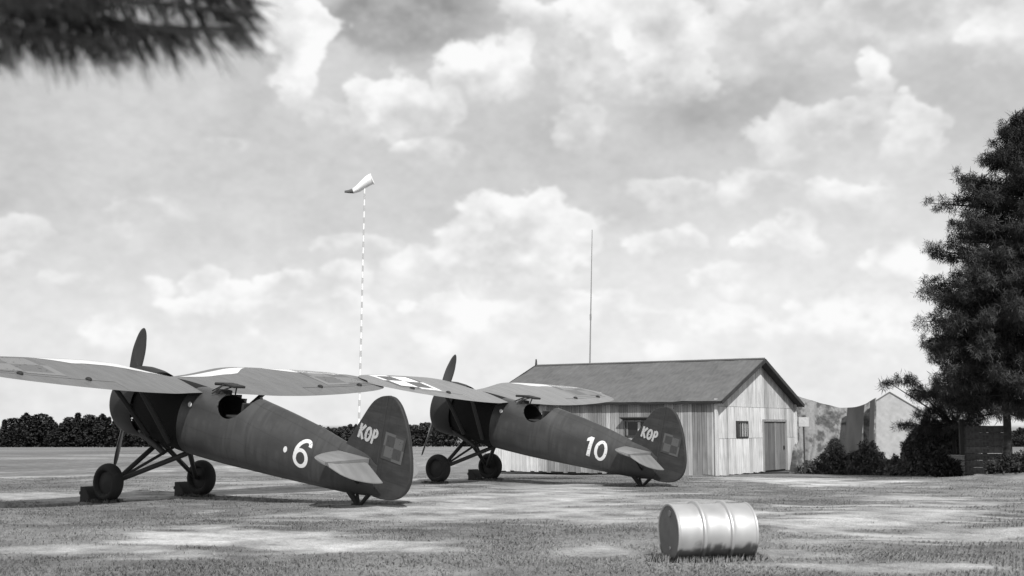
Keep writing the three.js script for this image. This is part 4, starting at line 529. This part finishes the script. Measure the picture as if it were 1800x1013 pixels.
// ------------------------------------------------------------------ short grass
{
  const r = rng(71), tuft = (() => { const q = rng(3), pos = [], nor = [], uv = []; for (let k = 0; k < 9; k++) { const a = q() * 6.283, o = V((q() - 0.5) * 0.09, 0, (q() - 0.5) * 0.09), w = V(Math.cos(a), 0, Math.sin(a)).multiplyScalar(0.004 + 0.003 * q()), e = o.clone().add(V((q() - 0.5) * 0.07, 0.03 + 0.045 * q(), (q() - 0.5) * 0.07)); for (const p of [o.clone().add(w), o.clone().sub(w), e]) { pos.push(p.x, p.y, p.z); nor.push(0, 1, 0); uv.push(0, 0); } } const g = new THREE.BufferGeometry(); g.setAttribute('position', new THREE.Float32BufferAttribute(pos, 3)); g.setAttribute('normal', new THREE.Float32BufferAttribute(nor, 3)); g.setAttribute('uv', new THREE.Float32BufferAttribute(uv, 2)); return g; })();
  const list = []; while (list.length < 80000) { const d = 10.4 * Math.pow(46 / 10.4, Math.pow(r(), 1.15)), x = (r() * 2 - 1) * (d * 0.47 + 1), z = -d, t = turfTone(x, z); if (t > 0.2 && r() < (t - 0.2) * 9) continue; if (noise3(x * 1.3, 3, z * 1.3) < -0.25 && r() < 0.6) continue; list.push([x, height(x, z) - 0.004, z, 0.26 + 0.4 * r() * r(), t * (0.8 + 0.8 * r()) * 1.3]); }
  const ring = (x, z, a, b, turn, n, sc) => { for (let k = 0; k < n; k++) { const u = r() * 6.283, q = 1 + 0.35 * (r() - 0.3), lx = Math.cos(u) * a * q, lz = Math.sin(u) * b * q, px = x + lx * Math.cos(turn) + lz * Math.sin(turn), pz = z - lx * Math.sin(turn) + lz * Math.cos(turn); list.push([px, height(px, pz) - 0.004, pz, sc * (0.6 + 0.7 * r()), turfTone(px, pz) * (0.7 + 0.6 * r()) * 1.2]); } };
  const dr = scene.getObjectByName('steel_drum').position; ring(dr.x, dr.z, 0.52, 0.2, 14.6 * D2R, 420, 1.0);
  for (const p of [planeA, planeB]) for (const sd of [-1, 1]) { const w = V(0.08, 0, sd * 1.15).applyEuler(new THREE.Euler(0, p.rotation.y, 0)).add(p.position); ring(w.x, w.z, 0.3, 0.2, p.rotation.y, 130, 1.0); }
  const gm = new THREE.MeshStandardMaterial({ color: 0xffffff, roughness: 1, side: THREE.DoubleSide }), im = new THREE.InstancedMesh(tuft, gm, list.length), o = new THREE.Object3D(); shadow(im);
  list.forEach(([x, y, z, s, t], i) => { o.position.set(x, y, z); o.rotation.set(0, (x * 91.7 + z * 37.3) % 6.283, 0); o.scale.setScalar(s); o.updateMatrix(); im.setMatrixAt(i, o.matrix); im.setColorAt(i, grey(t)); });
  im.name = 'grass'; im.userData = { kind: 'stuff', label: 'short trodden grass over the whole near field', category: 'grass' }; scene.add(im);
}

// ------------------------------------------------------------------ pine branch hanging into the frame close to the camera
{
  const r = rng(83), D = 2.1, o = at(-160, 20, D), br = thing('pine_branch', 'dark out of focus pine branch hanging into the top left corner', 'branch', [o.x, o.y, o.z]);
  const shoots = [ // points in px, how far from the frame plane, needle length factor
    [[[-294, -6], [-74, 14], [116, 36], [266, 46], [421, 50]], 0, 1], [[[-294, -36], [-74, -30], [126, -12], [306, 8], [428, 24]], 0.07, 1], [[[-294, 14], [-134, 28], [-14, 42], [86, 56], [181, 68]], -0.08, 0.9],
    [[[-134, -56], [26, -50], [206, -38], [336, -20], [432, -2]], 0.12, 1], [[[-294, -26], [-114, -10], [46, 10], [196, 34], [296, 50]], -0.05, 1], [[[-294, 24], [-214, 44], [-124, 68], [-64, 80], [-14, 84]], 0.05, 0.8], [[[-294, -46], [-154, -26], [-14, -6], [96, 4], [166, 6]], 0.1, 1], [[[-294, -76], [-134, -56], [6, -36], [106, -24], [166, -22]], -0.1, 1],
  ];
  shoots.forEach(([pts, dz, len], si) => {
    const c = new THREE.CatmullRomCurve3(pts.map(([x, y]) => at(x, y, D + dz).sub(o))), twig = part(br, 'twig', new THREE.TubeGeometry(c, 30, 0.0035, 6), M.bark);
    const gs = [], n = 430; for (let k = 0; k < n; k++) {
      const q = Math.pow((k + r()) / n, 0.9), p = c.getPoint(q), t = c.getTangent(q), tip = sstep(0.8, 1, q), a = r() * 6.283, f = lerp(0.35, 1.5, tip) + 0.5 * r();
      const side = V(0, Math.cos(a), Math.sin(a) * 0.8), d = t.clone().multiplyScalar(f).add(side).add(V(0, -0.7 - 0.4 * r(), 0)).normalize(), l = (0.04 + 0.035 * r()) * len, e = p.clone().addScaledVector(d, l).add(V(0, -0.006, 0));
      const g = bar(p, e, 0.0011, 0.0003, 3); gs.push(g);
      if (r() < 0.5) { const e2 = e.clone().add(V((r() - 0.5) * 0.01, (r() - 0.5) * 0.008, (r() - 0.5) * 0.01)); gs.push(bar(p, e2, 0.0011, 0.0003, 3)); }
    }
    if (si < 5) for (let b = 0; b < 19; b++) {                    // bunches of long needles hanging below the shoot
      const q = 0.3 + 0.7 * (b + r()) / 19, p = c.getPoint(q), tip = sstep(0.7, 1, q), dx = lerp(-0.05, 0.75, tip) + 0.35 * r(), dir = V(dx + 0.1, -1, (r() - 0.5) * 0.6).normalize(), L = ((si === 0 || si === 4 ? 0.075 : 0.055) + 0.045 * r()) * lerp(1, 0.8, tip);
      for (let k = 0; k < 10; k++) { const a = p.clone().addScaledVector(dir, 0.02 * r()).add(V((r() - 0.5) * 0.008, 0, (r() - 0.5) * 0.008)), e = a.clone().addScaledVector(dir, L * (0.7 + 0.4 * r())).add(V((r() - 0.5) * 0.03, 0, (r() - 0.5) * 0.03)); gs.push(bar(a, e, 0.0012, 0.0003, 3)); }
    }
    const m = part(twig, 'needles', join(gs), mat(0.032, 0.8)); m.userData.kind = 'stuff';
  });
  part(br, 'bough', new THREE.TubeGeometry(new THREE.CatmullRomCurve3([[-700, -60], [-480, -20], [-260, 0], [-120, 4]].map(([x, y]) => at(x, y, D).sub(o))), 20, 0.009, 8), M.bark);
}

// ------------------------------------------------------------------ renderer
const renderer = new THREE.WebGLRenderer({ antialias: true });
renderer.setSize(1024, 576);
renderer.toneMapping = THREE.LinearToneMapping; renderer.toneMappingExposure = EXPOSURE;
renderer.shadowMap.enabled = true; renderer.shadowMap.type = THREE.PCFSoftShadowMap;
renderer.render(scene, camera);
